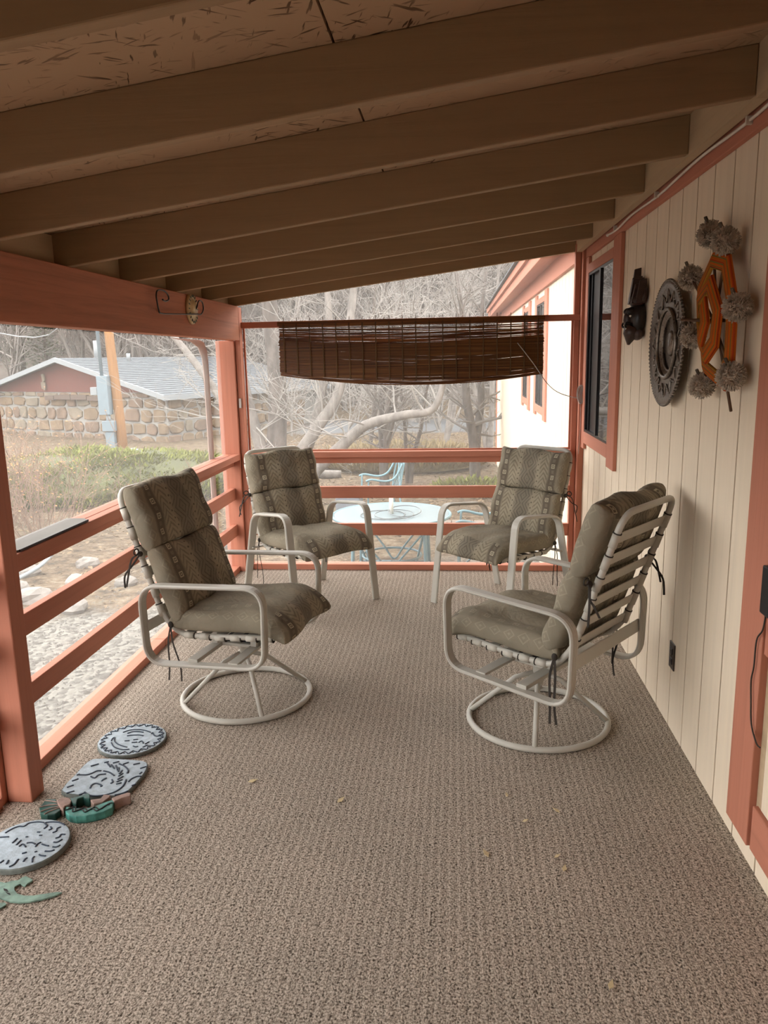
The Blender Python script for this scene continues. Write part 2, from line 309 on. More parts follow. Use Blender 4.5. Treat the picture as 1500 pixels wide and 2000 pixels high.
def make_ground():
    """one yard: pale gravel along the porch, leaf litter and dry grass beyond, a grey lane, brown hillside"""
    m, nt, b = nodes_of('yard'); b.inputs['Roughness'].default_value = 0.95; b.inputs['Specular IOR Level'].default_value = 0.1
    mp = coords(nt); sx = N(nt, 'ShaderNodeSeparateXYZ'); L(nt, mp, 'Vector', sx, 'Vector')
    wob = N(nt, 'ShaderNodeTexNoise', i_Scale=0.6, i_Detail=4.0); L(nt, mp, 'Vector', wob, 'Vector')
    def M(op, a, c=None):
        n = N(nt, 'ShaderNodeMath', operation=op)
        for i, q in enumerate((a, c)):
            if q is None: continue
            if isinstance(q, (int, float)): n.inputs[i].default_value = q
            else: nt.links.new(q, n.inputs[i])
        return n.outputs[0]
    def sm(val, lo, hi):
        n = N(nt, 'ShaderNodeMapRange', interpolation_type='SMOOTHSTEP'); nt.links.new(val, n.inputs['Value']); n.inputs['From Min'].default_value = lo; n.inputs['From Max'].default_value = hi; return n.outputs['Result']
    x, y = sx.outputs['X'], sx.outputs['Y']
    g = N(nt, 'ShaderNodeTexVoronoi', i_Scale=26.0); L(nt, mp, 'Vector', g, 'Vector')
    rg = ramp(nt, [(0.0, (0.065, 0.060, 0.053)), (0.35, (0.119, 0.112, 0.099)), (0.75, (0.184, 0.173, 0.153))])
    sxc = N(nt, 'ShaderNodeSeparateXYZ'); L(nt, g, 'Color', sxc, 'Vector'); nt.links.new(sxc.outputs['X'], rg.inputs['Fac'])
    l1 = N(nt, 'ShaderNodeTexNoise', i_Scale=7.0, i_Detail=8.0, i_Roughness=0.75); L(nt, mp, 'Vector', l1, 'Vector')
    rl = ramp(nt, [(0.36, (0.042, 0.032, 0.023)), (0.5, (0.105, 0.076, 0.049)), (0.58, (0.146, 0.112, 0.075)), (0.72, (0.197, 0.177, 0.139))]); L(nt, l1, 'Fac', rl, 'Fac')
    l2 = N(nt, 'ShaderNodeTexNoise', i_Scale=0.35, i_Detail=8.0, i_Roughness=0.7); L(nt, mp, 'Vector', l2, 'Vector')
    rh = ramp(nt, [(0.35, (0.082, 0.068, 0.058)), (0.55, (0.129, 0.109, 0.095)), (0.75, (0.163, 0.143, 0.116))]); L(nt, l2, 'Fac', rh, 'Fac')
    def mix(fac, a, c):
        q = N(nt, 'ShaderNodeMix', data_type='RGBA'); nt.links.new(fac, q.inputs[0]); nt.links.new(a, q.inputs[6])
        if isinstance(c, tuple): q.inputs[7].default_value = (*c, 1)
        else: nt.links.new(c, q.inputs[7])
        return q.outputs[2]
    wv = M('MULTIPLY', M('SUBTRACT', wob.outputs['Fac'], 0.5), 1.6)
    # gravel strip: within about five metres of the porch side
    gy = sm(M('ADD', M('ADD', M('MULTIPLY', x, -0.55), y), wv), 8.0, 8.5)
    c = mix(gy, rg.outputs['Color'], rl.outputs['Color'])
    lane = M('MULTIPLY', sm(M('ADD', y, wv), 26.0, 27.0), M('SUBTRACT', 1.0, sm(M('ADD', y, wv), 31.5, 33.0)))
    lane = M('MULTIPLY', lane, sm(x, -6.5, -5.0))
    c = mix(lane, c, (0.112, 0.116, 0.122))
    c = mix(sm(y, 36.0, 40.0), c, rh.outputs['Color'])
    nt.links.new(c, b.inputs['Base Color'])
    hb = M('ADD', M('MULTIPLY', g.outputs['Distance'], -0.8), M('MULTIPLY', l1.outputs['Fac'], 0.6))
    bb = N(nt, 'ShaderNodeBump'); bb.inputs['Strength'].default_value = 0.7; bb.inputs['Distance'].default_value = 0.03; nt.links.new(hb, bb.inputs['Height']); L(nt, bb, 'Normal', b, 'Normal')
    MATS['yard'] = m
make_ground()

# ------------------------------------------------------------------ mesh building
class MB:
    def __init__(s): s.v = []; s.f = []; s.uv = None
    def add(s, vs, fs):
        o = len(s.v); s.v.extend([tuple(p) for p in vs]); s.f.extend([tuple(i + o for i in f) for f in fs]); return s
    def hexa(s, c):                                             # 8 corners: bottom 4 ccw, top 4 ccw
        return s.add(c, [(3, 2, 1, 0), (4, 5, 6, 7), (0, 1, 5, 4), (1, 2, 6, 5), (2, 3, 7, 6), (3, 0, 4, 7)])
    def box(s, x0, x1, y0, y1, z0, z1):
        return s.hexa([(x0, y0, z0), (x1, y0, z0), (x1, y1, z0), (x0, y1, z0), (x0, y0, z1), (x1, y0, z1), (x1, y1, z1), (x0, y1, z1)])
    def obox(s, c, size, rot=None):
        a, b, d = (q / 2 for q in size); M = rot or Matrix.Identity(3); c = Vector(c)
        pts = [Vector(p) for p in ((-a, -b, -d), (a, -b, -d), (a, b, -d), (-a, b, -d), (-a, -b, d), (a, -b, d), (a, b, d), (-a, b, d))]
        return s.hexa([c + M @ p for p in pts])
    def tube(s, pts, r, n=8, closed=False, caps=True):
        P = [Vector(p) for p in pts]; m = len(P); rr = r if isinstance(r, (list, tuple)) else [r] * m
        T = []
        for i in range(m):
            a = P[(i - 1) % m] if closed or i > 0 else P[0]; b = P[(i + 1) % m] if closed or i < m - 1 else P[-1]
            t = (b - a); T.append(t.normalized() if t.length > 1e-9 else Vector((0, 0, 1)))
        up = Vector((0, 0, 1)) if abs(T[0].z) < 0.9 else Vector((1, 0, 0))
        u = (up - T[0] * up.dot(T[0])).normalized(); vs = []
        for i in range(m):
            u = (u - T[i] * u.dot(T[i])); u = u.normalized() if u.length > 1e-6 else T[i].orthogonal().normalized(); w = T[i].cross(u)
            for k in range(n):
                a = 2 * PI * k / n; vs.append(P[i] + (u * math.cos(a) + w * math.sin(a)) * rr[i])
        fs = []
        for i in range(m if closed else m - 1):
            j = (i + 1) % m
            for k in range(n):
                k2 = (k + 1) % n; fs.append((i * n + k, i * n + k2, j * n + k2, j * n + k))
        if caps and not closed: fs.append(tuple(range(n - 1, -1, -1))); fs.append(tuple((m - 1) * n + k for k in range(n)))
        return s.add(vs, fs)
    def strap(s, pts, side, w, t, closed=False):
        """flat bar with eased edges swept along pts; its width lies along the fixed vector side"""
        P = [Vector(p) for p in pts]; sd = Vector(side).normalized(); m = len(P); e = min(t * 0.35, w * 0.2)
        prof = [(-w / 2 + e, -t / 2), (w / 2 - e, -t / 2), (w / 2, -t / 2 + e), (w / 2, t / 2 - e), (w / 2 - e, t / 2), (-w / 2 + e, t / 2), (-w / 2, t / 2 - e), (-w / 2, -t / 2 + e)]
        n = len(prof); vs = []
        for i in range(m):
            a = P[(i - 1) % m] if closed or i > 0 else P[0]; b = P[(i + 1) % m] if closed or i < m - 1 else P[-1]
            T = (b - a).normalized(); nn = T.cross(sd).normalized(); s2 = nn.cross(T).normalized()
            for (q, h) in prof: vs.append(P[i] + s2 * q + nn * h)
        fs = []
        for i in range(m if closed else m - 1):
            j = (i + 1) % m
            for k in range(n): k2 = (k + 1) % n; fs.append((i * n + k, i * n + k2, j * n + k2, j * n + k))
        if not closed: fs.append(tuple(range(n - 1, -1, -1))); fs.append(tuple((m - 1) * n + k for k in range(n)))
        return s.add(vs, fs)
    def prism(s, poly, h0, h1, fr=None):
        """poly (a, b) extruded from h0 to h1; fr maps (a, b, h) to space"""
        fr = fr or (lambda a, b, h: (a, b, h)); n = len(poly)
        area = sum(poly[i][0] * poly[(i + 1) % n][1] - poly[(i + 1) % n][0] * poly[i][1] for i in range(n))
        if area < 0: poly = poly[::-1]
        vs = [fr(a, b, h0) for a, b in poly] + [fr(a, b, h1) for a, b in poly]
        fs = [tuple(range(n - 1, -1, -1)), tuple(range(n, 2 * n))] + [(i, (i + 1) % n, n + (i + 1) % n, n + i) for i in range(n)]
        return s.add(vs, fs)
    def lathe(s, prof, n=32, fr=None):
        fr = fr or (lambda x, y, z: (x, y, z)); vs = []; m = len(prof)
        for r, z in prof:
            for k in range(n): a = 2 * PI * k / n; vs.append(fr(r * math.cos(a), r * math.sin(a), z))
        fs = [(i * n + k, i * n + (k + 1) % n, (i + 1) * n + (k + 1) % n, (i + 1) * n + k) for i in range(m - 1) for k in range(n)]
        fs.append(tuple(range(n - 1, -1, -1))); fs.append(tuple((m - 1) * n + k for k in range(n)))
        return s.add(vs, fs)
    def blob(s, c, r, n=10, m=7, noise=0.0, rnd=None, fr=None):
        vs = [(0, 0, -1)]; 
        for i in range(1, m):
            ph = -PI / 2 + PI * i / m
            for k in range(n): a = 2 * PI * k / n; vs.append((math.cos(ph) * math.cos(a), math.cos(ph) * math.sin(a), math.sin(ph)))
        vs.append((0, 0, 1)); o = []
        for p in vs:
            q = 1 + (rnd.uniform(-noise, noise) if rnd else 0); w = (c[0] + p[0] * r[0] * q, c[1] + p[1] * r[1] * q, c[2] + p[2] * r[2] * q); o.append(fr(*w) if fr else w)
        fs = [(0, 1 + (k + 1) % n, 1 + k) for k in range(n)]
        for i in range(m - 2):
            for k in range(n): a = 1 + i * n; fs.append((a + k, a + (k + 1) % n, a + n + (k + 1) % n, a + n + k))
        t = len(vs) - 1; a = 1 + (m - 2) * n; fs += [(a + k, a + (k + 1) % n, t) for k in range(n)]
        return s.add(o, fs)
    def mesh(s, name, mat, smooth=False):
        me = bpy.data.meshes.new(name); me.from_pydata([tuple(p) for p in s.v], [], s.f)
        me.materials.append(MATS[mat])
        if s.uv is not None:
            ul = me.uv_layers.new(name='UVMap'); flat = [c for f in s.f for i in f for c in s.uv[i]]; ul.data.foreach_set('uv', flat)
        if smooth: me.polygons.foreach_set('use_smooth', [True] * len(me.polygons))
        me.update(); return me
    def build(s, name, mat, parent=None, smooth=False, bevel=0.0, loc=None):
        o = bpy.data.objects.new(name, s.mesh(name, mat, smooth)); COL.objects.link(o)
        if parent: o.parent = parent
        if loc: o.location = loc
        if bevel:
            b = o.modifiers.new('edge', 'BEVEL'); b.width = bevel; b.segments = 2; b.limit_method = 'ANGLE'; b.angle_limit = R(40)
        return o
def empty(name, loc=(0, 0, 0), rz=0.0, parent=None):
    o = bpy.data.objects.new(name, None); COL.objects.link(o); o.location = loc; o.rotation_euler = (0, 0, rz); o.empty_display_size = 0.1
    if parent: o.parent = parent
    return o
def tag(o, label, cat, group=None, kind=None):
    o['label'] = label; o['category'] = cat
    if group: o['group'] = group
    if kind: o['kind'] = kind
    return o
def struct(o, label=None):
    o['kind'] = 'structure'
    if label: o['label'] = label
    return o
def stuff(o): o['kind'] = 'stuff'; return o
def copy_of(src, parent, loc=None):
    o = src.copy(); COL.objects.link(o); o.parent = parent
    if loc is not None: o.location = loc
    return o
def fillet(pts, r, n=6, closed=False):
    """polyline with rounded corners"""
    P = [Vector(p) for p in pts]; m = len(P); out = []
    for i in range(m):
        if not closed and i in (0, m - 1): out.append(P[i]); continue
        a, b, c = P[(i - 1) % m], P[i], P[(i + 1) % m]; d1 = (a - b); d2 = (c - b); rr = r[i] if isinstance(r, (list, tuple)) else r
        k = min(rr, d1.length * 0.48, d2.length * 0.48); p = b + d1.normalized() * k; q = b + d2.normalized() * k
        for j in range(n + 1): t = j / n; out.append(p * (1 - t) ** 2 + b * 2 * t * (1 - t) + q * t * t)
    return out
def crspline(pts, n=6):
    P = [Vector(p) for p in pts]; o = []
    for i in range(len(P) - 1):
        a, b, c, d = P[max(i - 1, 0)], P[i], P[i + 1], P[min(i + 2, len(P) - 1)]
        for j in range(n):
            t = j / n; o.append(0.5 * ((2 * b) + (c - a) * t + (2 * a - 5 * b + 4 * c - d) * t * t + (3 * b - a - 3 * c + d) * t ** 3))
    o.append(P[-1]); return o

# ------------------------------------------------------------------ the porch shell
XW = 0.93            # face of the house siding
fl = struct(MB().box(-1.78, XW, -2.0, 5.80, -0.06, 0.0).build('floor', 'carpet'), 'brown looped outdoor carpet over the porch deck')
MB().box(-1.74, XW, -1.98, 5.76, -0.62, -0.06).build('foundation', 'concrete', fl)

# roof: rafters rise from the beam to the house
def zr(x): return 1.995 + (x + 1.57) * 0.131
HR = 0.136
ce = struct(MB().hexa([(-2.05, -2.0, zr(-2.05) + HR + 0.02), (1.25, -2.0, zr(1.25) + HR + 0.02), (1.25, 5.86, zr(1.25) + HR + 0.02), (-2.05, 5.86, zr(-2.05) + HR + 0.02),
                       (-2.05, -2.0, zr(-2.05) + HR + 0.06), (1.25, -2.0, zr(1.25) + HR + 0.06), (1.25, 5.86, zr(1.25) + HR + 0.06), (-2.05, 5.86, zr(-2.05) + HR + 0.06)]).build('ceiling', 'groove'),
            'tan painted rafters and flake board under the porch roof')
for (x0, x1) in ((-2.05, -0.274), (-0.268, 0.95)):
    ys = [-2.0, -0.68, 0.55, 1.60, 2.78, 4.08, 5.86] if x0 < -1 else [-2.0, -0.05, 1.22, 2.15, 3.45, 4.75, 5.86]
    for a, b in zip(ys, ys[1:]):
        b -= 0.004; t = HR + 0.018
        MB().hexa([(x0, a, zr(x0) + HR), (x1, a, zr(x1) + HR), (x1, b, zr(x1) + HR), (x0, b, zr(x0) + HR), (x0, a, zr(x0) + t), (x1, a, zr(x1) + t), (x1, b, zr(x1) + t), (x0, b, zr(x0) + t)]).build('deck_panel', 'osb_painted', ce)
RAF = [(-1.35, -1.35), (-0.70, -0.70), (-0.04, -0.04), (0.62, 0.62), (1.29, 1.28), (1.90, 1.88), (2.51, 2.455), (3.15, 3.10), (3.78, 3.766), (4.40, 4.43), (5.03, 5.098), (5.62, 5.757)]
TH = 0.038
for (yl, yr) in RAF:
    e = (yr - yl) / 2.42; xa, xb = -2.0, 0.852
    ya, yb = yl + e * (xa + 1.57), yr
    MB().hexa([(xa, ya, zr(xa)), (xb, yb, zr(xb)), (xb, yb + TH, zr(xb)), (xa, ya + TH, zr(xa)), (xa, ya, zr(xa) + HR), (xb, yb, zr(xb) + HR), (xb, yb + TH, zr(xb) + HR), (xa, ya + TH, zr(xa) + HR)]).build('rafter', 'rafter_tan', ce, bevel=0.004)
for (a, b) in zip(RAF, RAF[1:]):
    MB().box(-1.665, -1.63, a[0] + TH, b[0], zr(-1.63), zr(-1.66) + HR - 0.002).build('blocking', 'block_tan', ce)
    MB().box(0.852, 0.888, a[1] + 0.001, b[1] - 0.001, 2.305, zr(0.852) + HR).build('ledger_block', 'block_tan', ce)

# left side: beam, posts, rails, screens
wl = struct(empty('wall_left'), 'open porch side with salmon beam, posts, rails and screens')
MB().box(-1.66, -1.57, -2.0, 5.66, 1.752, 1.995).build('header_beam', 'beam_salmon', wl, bevel=0.004)
for y in (-0.66, 2.47):
    MB().box(-1.665, -1.57, y, y + 0.088, 0.0, 1.752).build('post', 'salmon_z', wl, bevel=0.005)
    MB().box(-1.755, -1.667, y - 0.03, y + 0.11, 0.0, 1.752).build('post', 'salmon_z', wl, bevel=0.004)
MB().box(-1.752, -1.612, 5.645, 5.752, 0.0, 1.752).build('corner_post', 'salmon_z', wl, bevel=0.005)
MB().box(-1.61, -1.572, 5.672, 5.752, 0.0, 1.99).build('corner_jamb', 'salmon_z', wl, bevel=0.003)
MB().box(-1.60, -1.585, 5.655, 5.671, 1.26, 1.33).build('hook_eye', 'grey_cord', wl)
for (a, b) in ((-0.55, 2.44), (2.58, 5.644)):
    MB().box(-1.665, -1.612, a, b, 0.872, 0.917).build('rail_cap', 'salmon_y', wl, bevel=0.003)
    MB().box(-1.742, -1.668, a, b, 0.872, 0.917).build('rail_cap', 'salmon_y', wl, bevel=0.003)
    MB().box(-1.70, -1.66, a, b, 0.826, 0.870).build('rail', 'salmon_y', wl, bevel=0.003)
    MB().box(-1.70, -1.662, a, b, 0.568, 0.657).build('rail', 'salmon_y', wl, bevel=0.003)
    MB().box(-1.70, -1.662, a, b, 0.287, 0.376).build('rail', 'salmon_y', wl, bevel=0.003)
for (a, b) in ((-2.0, 2.43), (2.585, 4.06), (4.065, 5.644)):
    MB().box(-1.75, -1.66, a, b, 0.0, 0.044).build('bottom_plate', 'salmon_y', wl, bevel=0.003)
def screen(pts, parent): return MB().add(pts, [(0, 1, 2, 3)]).build('screen', 'insect_screen', parent)
for (a, b) in ((-0.55, 2.44), (2.585, 5.644)):
    screen([(-1.722, a, 0.917), (-1.722, b, 0.917), (-1.722, b, 1.752), (-1.722, a, 1.752)], wl)
    screen([(-1.722, a, 0.044), (-1.722, b, 0.044), (-1.722, b, 0.872), (-1.722, a, 0.872)], wl)
# pale curved border strip of the far screen
ob = [(5.33, 0.05), (5.44, 0.05), (5.44, 1.60), (5.425, 1.68), (5.37, 1.735), (5.27, 1.752), (4.7, 1.752), (5.10, 1.735), (5.24, 1.70), (5.31, 1.63), (5.33, 1.55)]
MB().prism(ob, 0, 0.006, lambda a, b, h: (-1.745 - h, a, b)).build('screen_border', 'edge_pink', wl)

MB().box(-1.74, -1.68, -2.0, -0.67, 0.0, 1.752).build('added_side_panel', 'siding_cream', wl)  # added panel, out of view: cuts side light so wall shadows deepen
wf = struct(MB().box(-1.78, XW, -2.12, -2.0, -0.62, 2.45).build('wall_front_added', 'groove'), 'unseen siding wall added behind the camera to shut out light')  # added end wall, never in view: blocks daylight from behind, darkens the ceiling
for k in range(13): MB().box(-1.77 + k * 0.2075, -1.77 + k * 0.2075 + 0.2, -2.0, -1.986, 0.0, 2.0 + k * 0.026).build('plank', 'siding_cream', wf)

# far end: bar, rails, plate, jamb, screens
wb = struct(empty('wall_back'), 'open porch end with salmon rails and screens')
MB().box(-1.572, 0.90, 5.722, 5.765, 1.84, 1.884).build('top_bar', 'salmon_x', wb, bevel=0.003)
MB().box(-1.572, 0.845, 5.69, 5.795, 0.878, 0.922).build('rail_cap', 'salmon_x', wb, bevel=0.003)
MB().box(-1.572, 0.845, 5.725, 5.765, 0.832, 0.876).build('rail', 'salmon_x', wb, bevel=0.003)
MB().box(-1.612, 0.845, 5.725, 5.763, 0.562, 0.652).build('rail', 'salmon_x', wb, bevel=0.003)
MB().box(-1.612, 0.845, 5.725, 5.763, 0.272, 0.364).build('rail', 'salmon_x', wb, bevel=0.003)
MB().box(-1.572, 0.845, 5.71, 5.798, 0.0, 0.044).build('bottom_plate', 'salmon_x', wb, bevel=0.003)
MB().box(0.846, 0.885, 5.73, 5.79, 0.0, 2.36).build('end_jamb', 'salmon_z', wb, bevel=0.003)
MB().box(0.887, 0.929, 5.665, 5.79, 0.0, 2.315).build('end_post', 'salmon_z', wb, bevel=0.003)
for z0, z1 in ((0.044, 0.878), (0.922, 1.84)):
    screen([(-1.572, 5.768, z0), (0.846, 5.768, z0), (0.846, 5.768, z1), (-1.572, 5.768, z1)], wb)
screen([(-1.572, 5.768, 1.884), (0.846, 5.768, 1.884), (0.846, 5.768, zr(0.846) + 0.05), (-1.572, 5.768, zr(-1.572) + 0.05)], wb)
for sx0, sx1, z0, z1 in ((-1.568, -1.555, 0.922, 1.84), (0.832, 0.845, 0.922, 1.84)):
    MB().box(sx0, sx1, 5.75, 5.762, z0, z1).build('screen_batten', 'salmon_z', wb)
MB().box(-1.553, 0.831, 5.75, 5.762, 0.922, 0.934).build('screen_batten', 'salmon_x', wb)

# house wall: grooved siding boards, one by one, running on past the porch
YEND = 17.2
wr = struct(MB().box(XW + 0.0145, XW + 0.16, -2.0, YEND, -0.75, 2.75).build('wall_right', 'groove'), 'cream grooved board siding of the house')
PB = 0.20
WINS = [(4.52, 5.78), (8.0, 9.18), (9.75, 10.85)]
def board(y0, y1, z0, z1, cache={}):
    key = (round(y1 - y0, 3), round(z0, 3), round(z1, 3))
    if key not in cache: cache[key] = MB().box(XW, XW + 0.014, 0, y1 - y0, z0, z1).mesh('plank', 'siding_cream')
    o = bpy.data.objects.new('plank', cache[key]); COL.objects.link(o); o.parent = wr; o.location = (0, y0, 0); return o
y = -1.965
while y < YEND - 0.01:
    y1 = min(y + PB - 0.010, YEND); zb = 0.0 if y1 < 5.8 else -0.75; zt = 2.36 if y1 < 5.8 else 2.30
    hit = [w for w in WINS if y < w[1] - 0.16 and y1 > w[0] + 0.16]
    if hit: board(y, y1, zb, 1.0); board(y, y1, 2.18, zt)
    elif y1 > 1.02 and y < 2.24: board(y, y1, 0.0, 0.08) if y1 < 2.24 else board(y, y1, zb, zt)
    else: board(y, y1, zb, zt)
    y += PB
MB().box(XW - 0.024, XW - 0.001, -2.0, 5.66, 2.256, 2.33).build('frieze_board', 'salmon_y', wr, bevel=0.003)
MB().box(XW - 0.03, XW - 0.001, 5.80, YEND, 2.275, 2.44).build('frieze_board', 'salmon_y', wr, bevel=0.003)
MB().box(0.76, XW + 0.1, 5.87, YEND + 0.3, 2.44, 2.46).build('soffit', 'salmon_y', wr)
MB().box(0.735, 0.76, 5.87, YEND + 0.3, 2.42, 2.56).build('fascia_board', 'salmon_y', wr, bevel=0.004)
MB().box(0.70, 0.735, 5.87, YEND + 0.3, 2.53, 2.62).build('fascia_board', 'salmon_y', wr, bevel=0.004)
MB().hexa([(0.66, 5.87, 2.62), (3.5, 5.87, 3.1), (3.5, YEND + 0.4, 3.1), (0.66, YEND + 0.4, 2.62), (0.66, 5.87, 2.64), (3.5, 5.87, 3.13), (3.5, YEND + 0.4, 3.13), (0.66, YEND + 0.4, 2.64)]).build('house_roof', 'shingle_grey', wr)
MB().box(XW - 0.02, XW + 0.16, YEND, YEND + 0.10, -0.75, 2.44).build('corner_board', 'salmon_z', wr)

def window(n, y0, y1, label):
    """slider with salmon trim; one leg of the trim runs lower than the other"""
    w = struct(empty('window_%d' % n), label)
    x0, x1 = XW - 0.022, XW - 0.001; a, b = y0 + 0.20, y1 - 0.22
    top = 2.255
    MB().box(x0, x1, y0 - 0.01, a, 0.935, top).build('window_trim', 'salmon_z', w, bevel=0.003)
    MB().box(x0, x1, b, y1 - 0.03, 0.945, top).build('window_trim', 'salmon_z', w, bevel=0.003)
    MB().box(x0, x1, a + 0.001, b - 0.001, 2.145, 2.205).build('window_trim', 'salmon_y', w, bevel=0.003)
    MB().box(x0, x1, a + 0.001, b - 0.001, 0.985, 1.068).build('window_trim', 'salmon_y', w, bevel=0.003)
    mid = (a + b) / 2 - 0.04
    t = 0.028
    f = MB()
    f.box(x0 + 0.004, XW + 0.013, a, a + 0.012, 1.07, 2.143); f.box(x0 + 0.004, XW + 0.013, b - t, b, 1.07, 2.143)
    f.box(x0 + 0.004, XW + 0.013, a + 0.012, b - t, 2.128, 2.143); f.box(x0 + 0.004, XW + 0.013, a + 0.012, b - t, 1.07, 1.085)
    f.build('window_frame', 'window_black', w)
    MB().box(XW - 0.026, XW + 0.013, mid - 0.02, mid + 0.03, 1.085, 2.128).build('meeting_stile', 'window_black', w)
    MB().box(XW - 0.016, XW - 0.010, a + 0.012, mid - 0.02, 1.085, 2.128).build('pane', 'window_glass', w)
    MB().box(XW + 0.005, XW + 0.0125, mid + 0.03, b - t, 1.085, 2.128).build('sash_screen', 'window_black', w)
    MB().box(XW - 0.004, XW + 0.0045, b - t - 0.05, b - t, 1.085, 2.128).build('sash_stile', 'window_black', w)
    return w
window(1, WINS[0][0], WINS[0][1], 'black sliding window with salmon trim beside the porch end')
window(2, WINS[1][0], WINS[1][1], 'sliding window with salmon trim on the sunlit outer house wall, nearer one')
window(3, WINS[2][0], WINS[2][1], 'sliding window with salmon trim on the outer house wall, farther one')

# door by the camera: salmon casing and rails around a cream panel
dr = struct(empty('door_1'), 'cream panel door with salmon frame beside the porch wall')
MB().box(XW - 0.026, XW - 0.001, 2.245, 2.425, 0.085, 2.254).build('door_casing', 'salmon_z', dr, bevel=0.003)
MB().box(XW - 0.004, XW + 0.010, 2.205, 2.2445, 0.08, 2.25).build('weather_strip', 'block_tan', dr)
MB().box(XW - 0.020, XW - 0.001, 1.03, 2.232, 0.085, 0.232).build('door_rail', 'salmon_y', dr, bevel=0.003)
MB().box(XW - 0.020, XW - 0.001, 1.03, 2.242, 0.72, 2.25).build('door_panel', 'salmon_z', dr, bevel=0.003)
MB().box(XW - 0.006, XW + 0.008, 1.03, 2.203, 0.234, 0.718).build('door_panel', 'siding_cream', dr)
MB().box(XW - 0.026, XW - 0.001, 0.9, 1.025, 0.085, 2.254).build('door_casing', 'salmon_z', dr)

# ------------------------------------------------------------------ chairs
def pad(nx, ny, fn, uvf):
    """closed cushion: top and bottom sheet meeting at the seam; fn(a, b, side) with a, b in -1..1"""
    m = MB(); m.uv = []
    idx = {}
    for sd in (1, -1):
        for j in range(ny + 1):
            for i in range(nx + 1):
                edge = i in (0, nx) or j in (0, ny)
                if sd == -1 and edge: idx[(sd, i, j)] = idx[(1, i, j)]; continue
                # denser near the rim so the boxed edge stays round
                a = math.sin((i / nx * 2 - 1) * PI / 2); b = math.sin((j / ny * 2 - 1) * PI / 2)
                idx[(sd, i, j)] = len(m.v); m.v.append(fn(a, b, 0 if edge else sd)); q_ = (1 - puff(a, b)) if sd == 1 else (1 + puff(a, b)); m.uv.append(uvf(a + 0.20 * q_ * (abs(a) > abs(b)) * (1 if a > 0 else -1), b + 0.20 * q_ * (abs(b) >= abs(a)) * (1 if b > 0 else -1)))
    for sd in (1, -1):
        for j in range(ny):
            for i in range(nx):
                q = (idx[(sd, i, j)], idx[(sd, i + 1, j)], idx[(sd, i + 1, j + 1)], idx[(sd, i, j + 1)])
                m.f.append(q if sd == 1 else q[::-1])
    return m
def puff(a, b, p=7.0, q=0.30): return (max(0.0, 1 - abs(a) ** p) * max(0.0, 1 - abs(b) ** p)) ** q

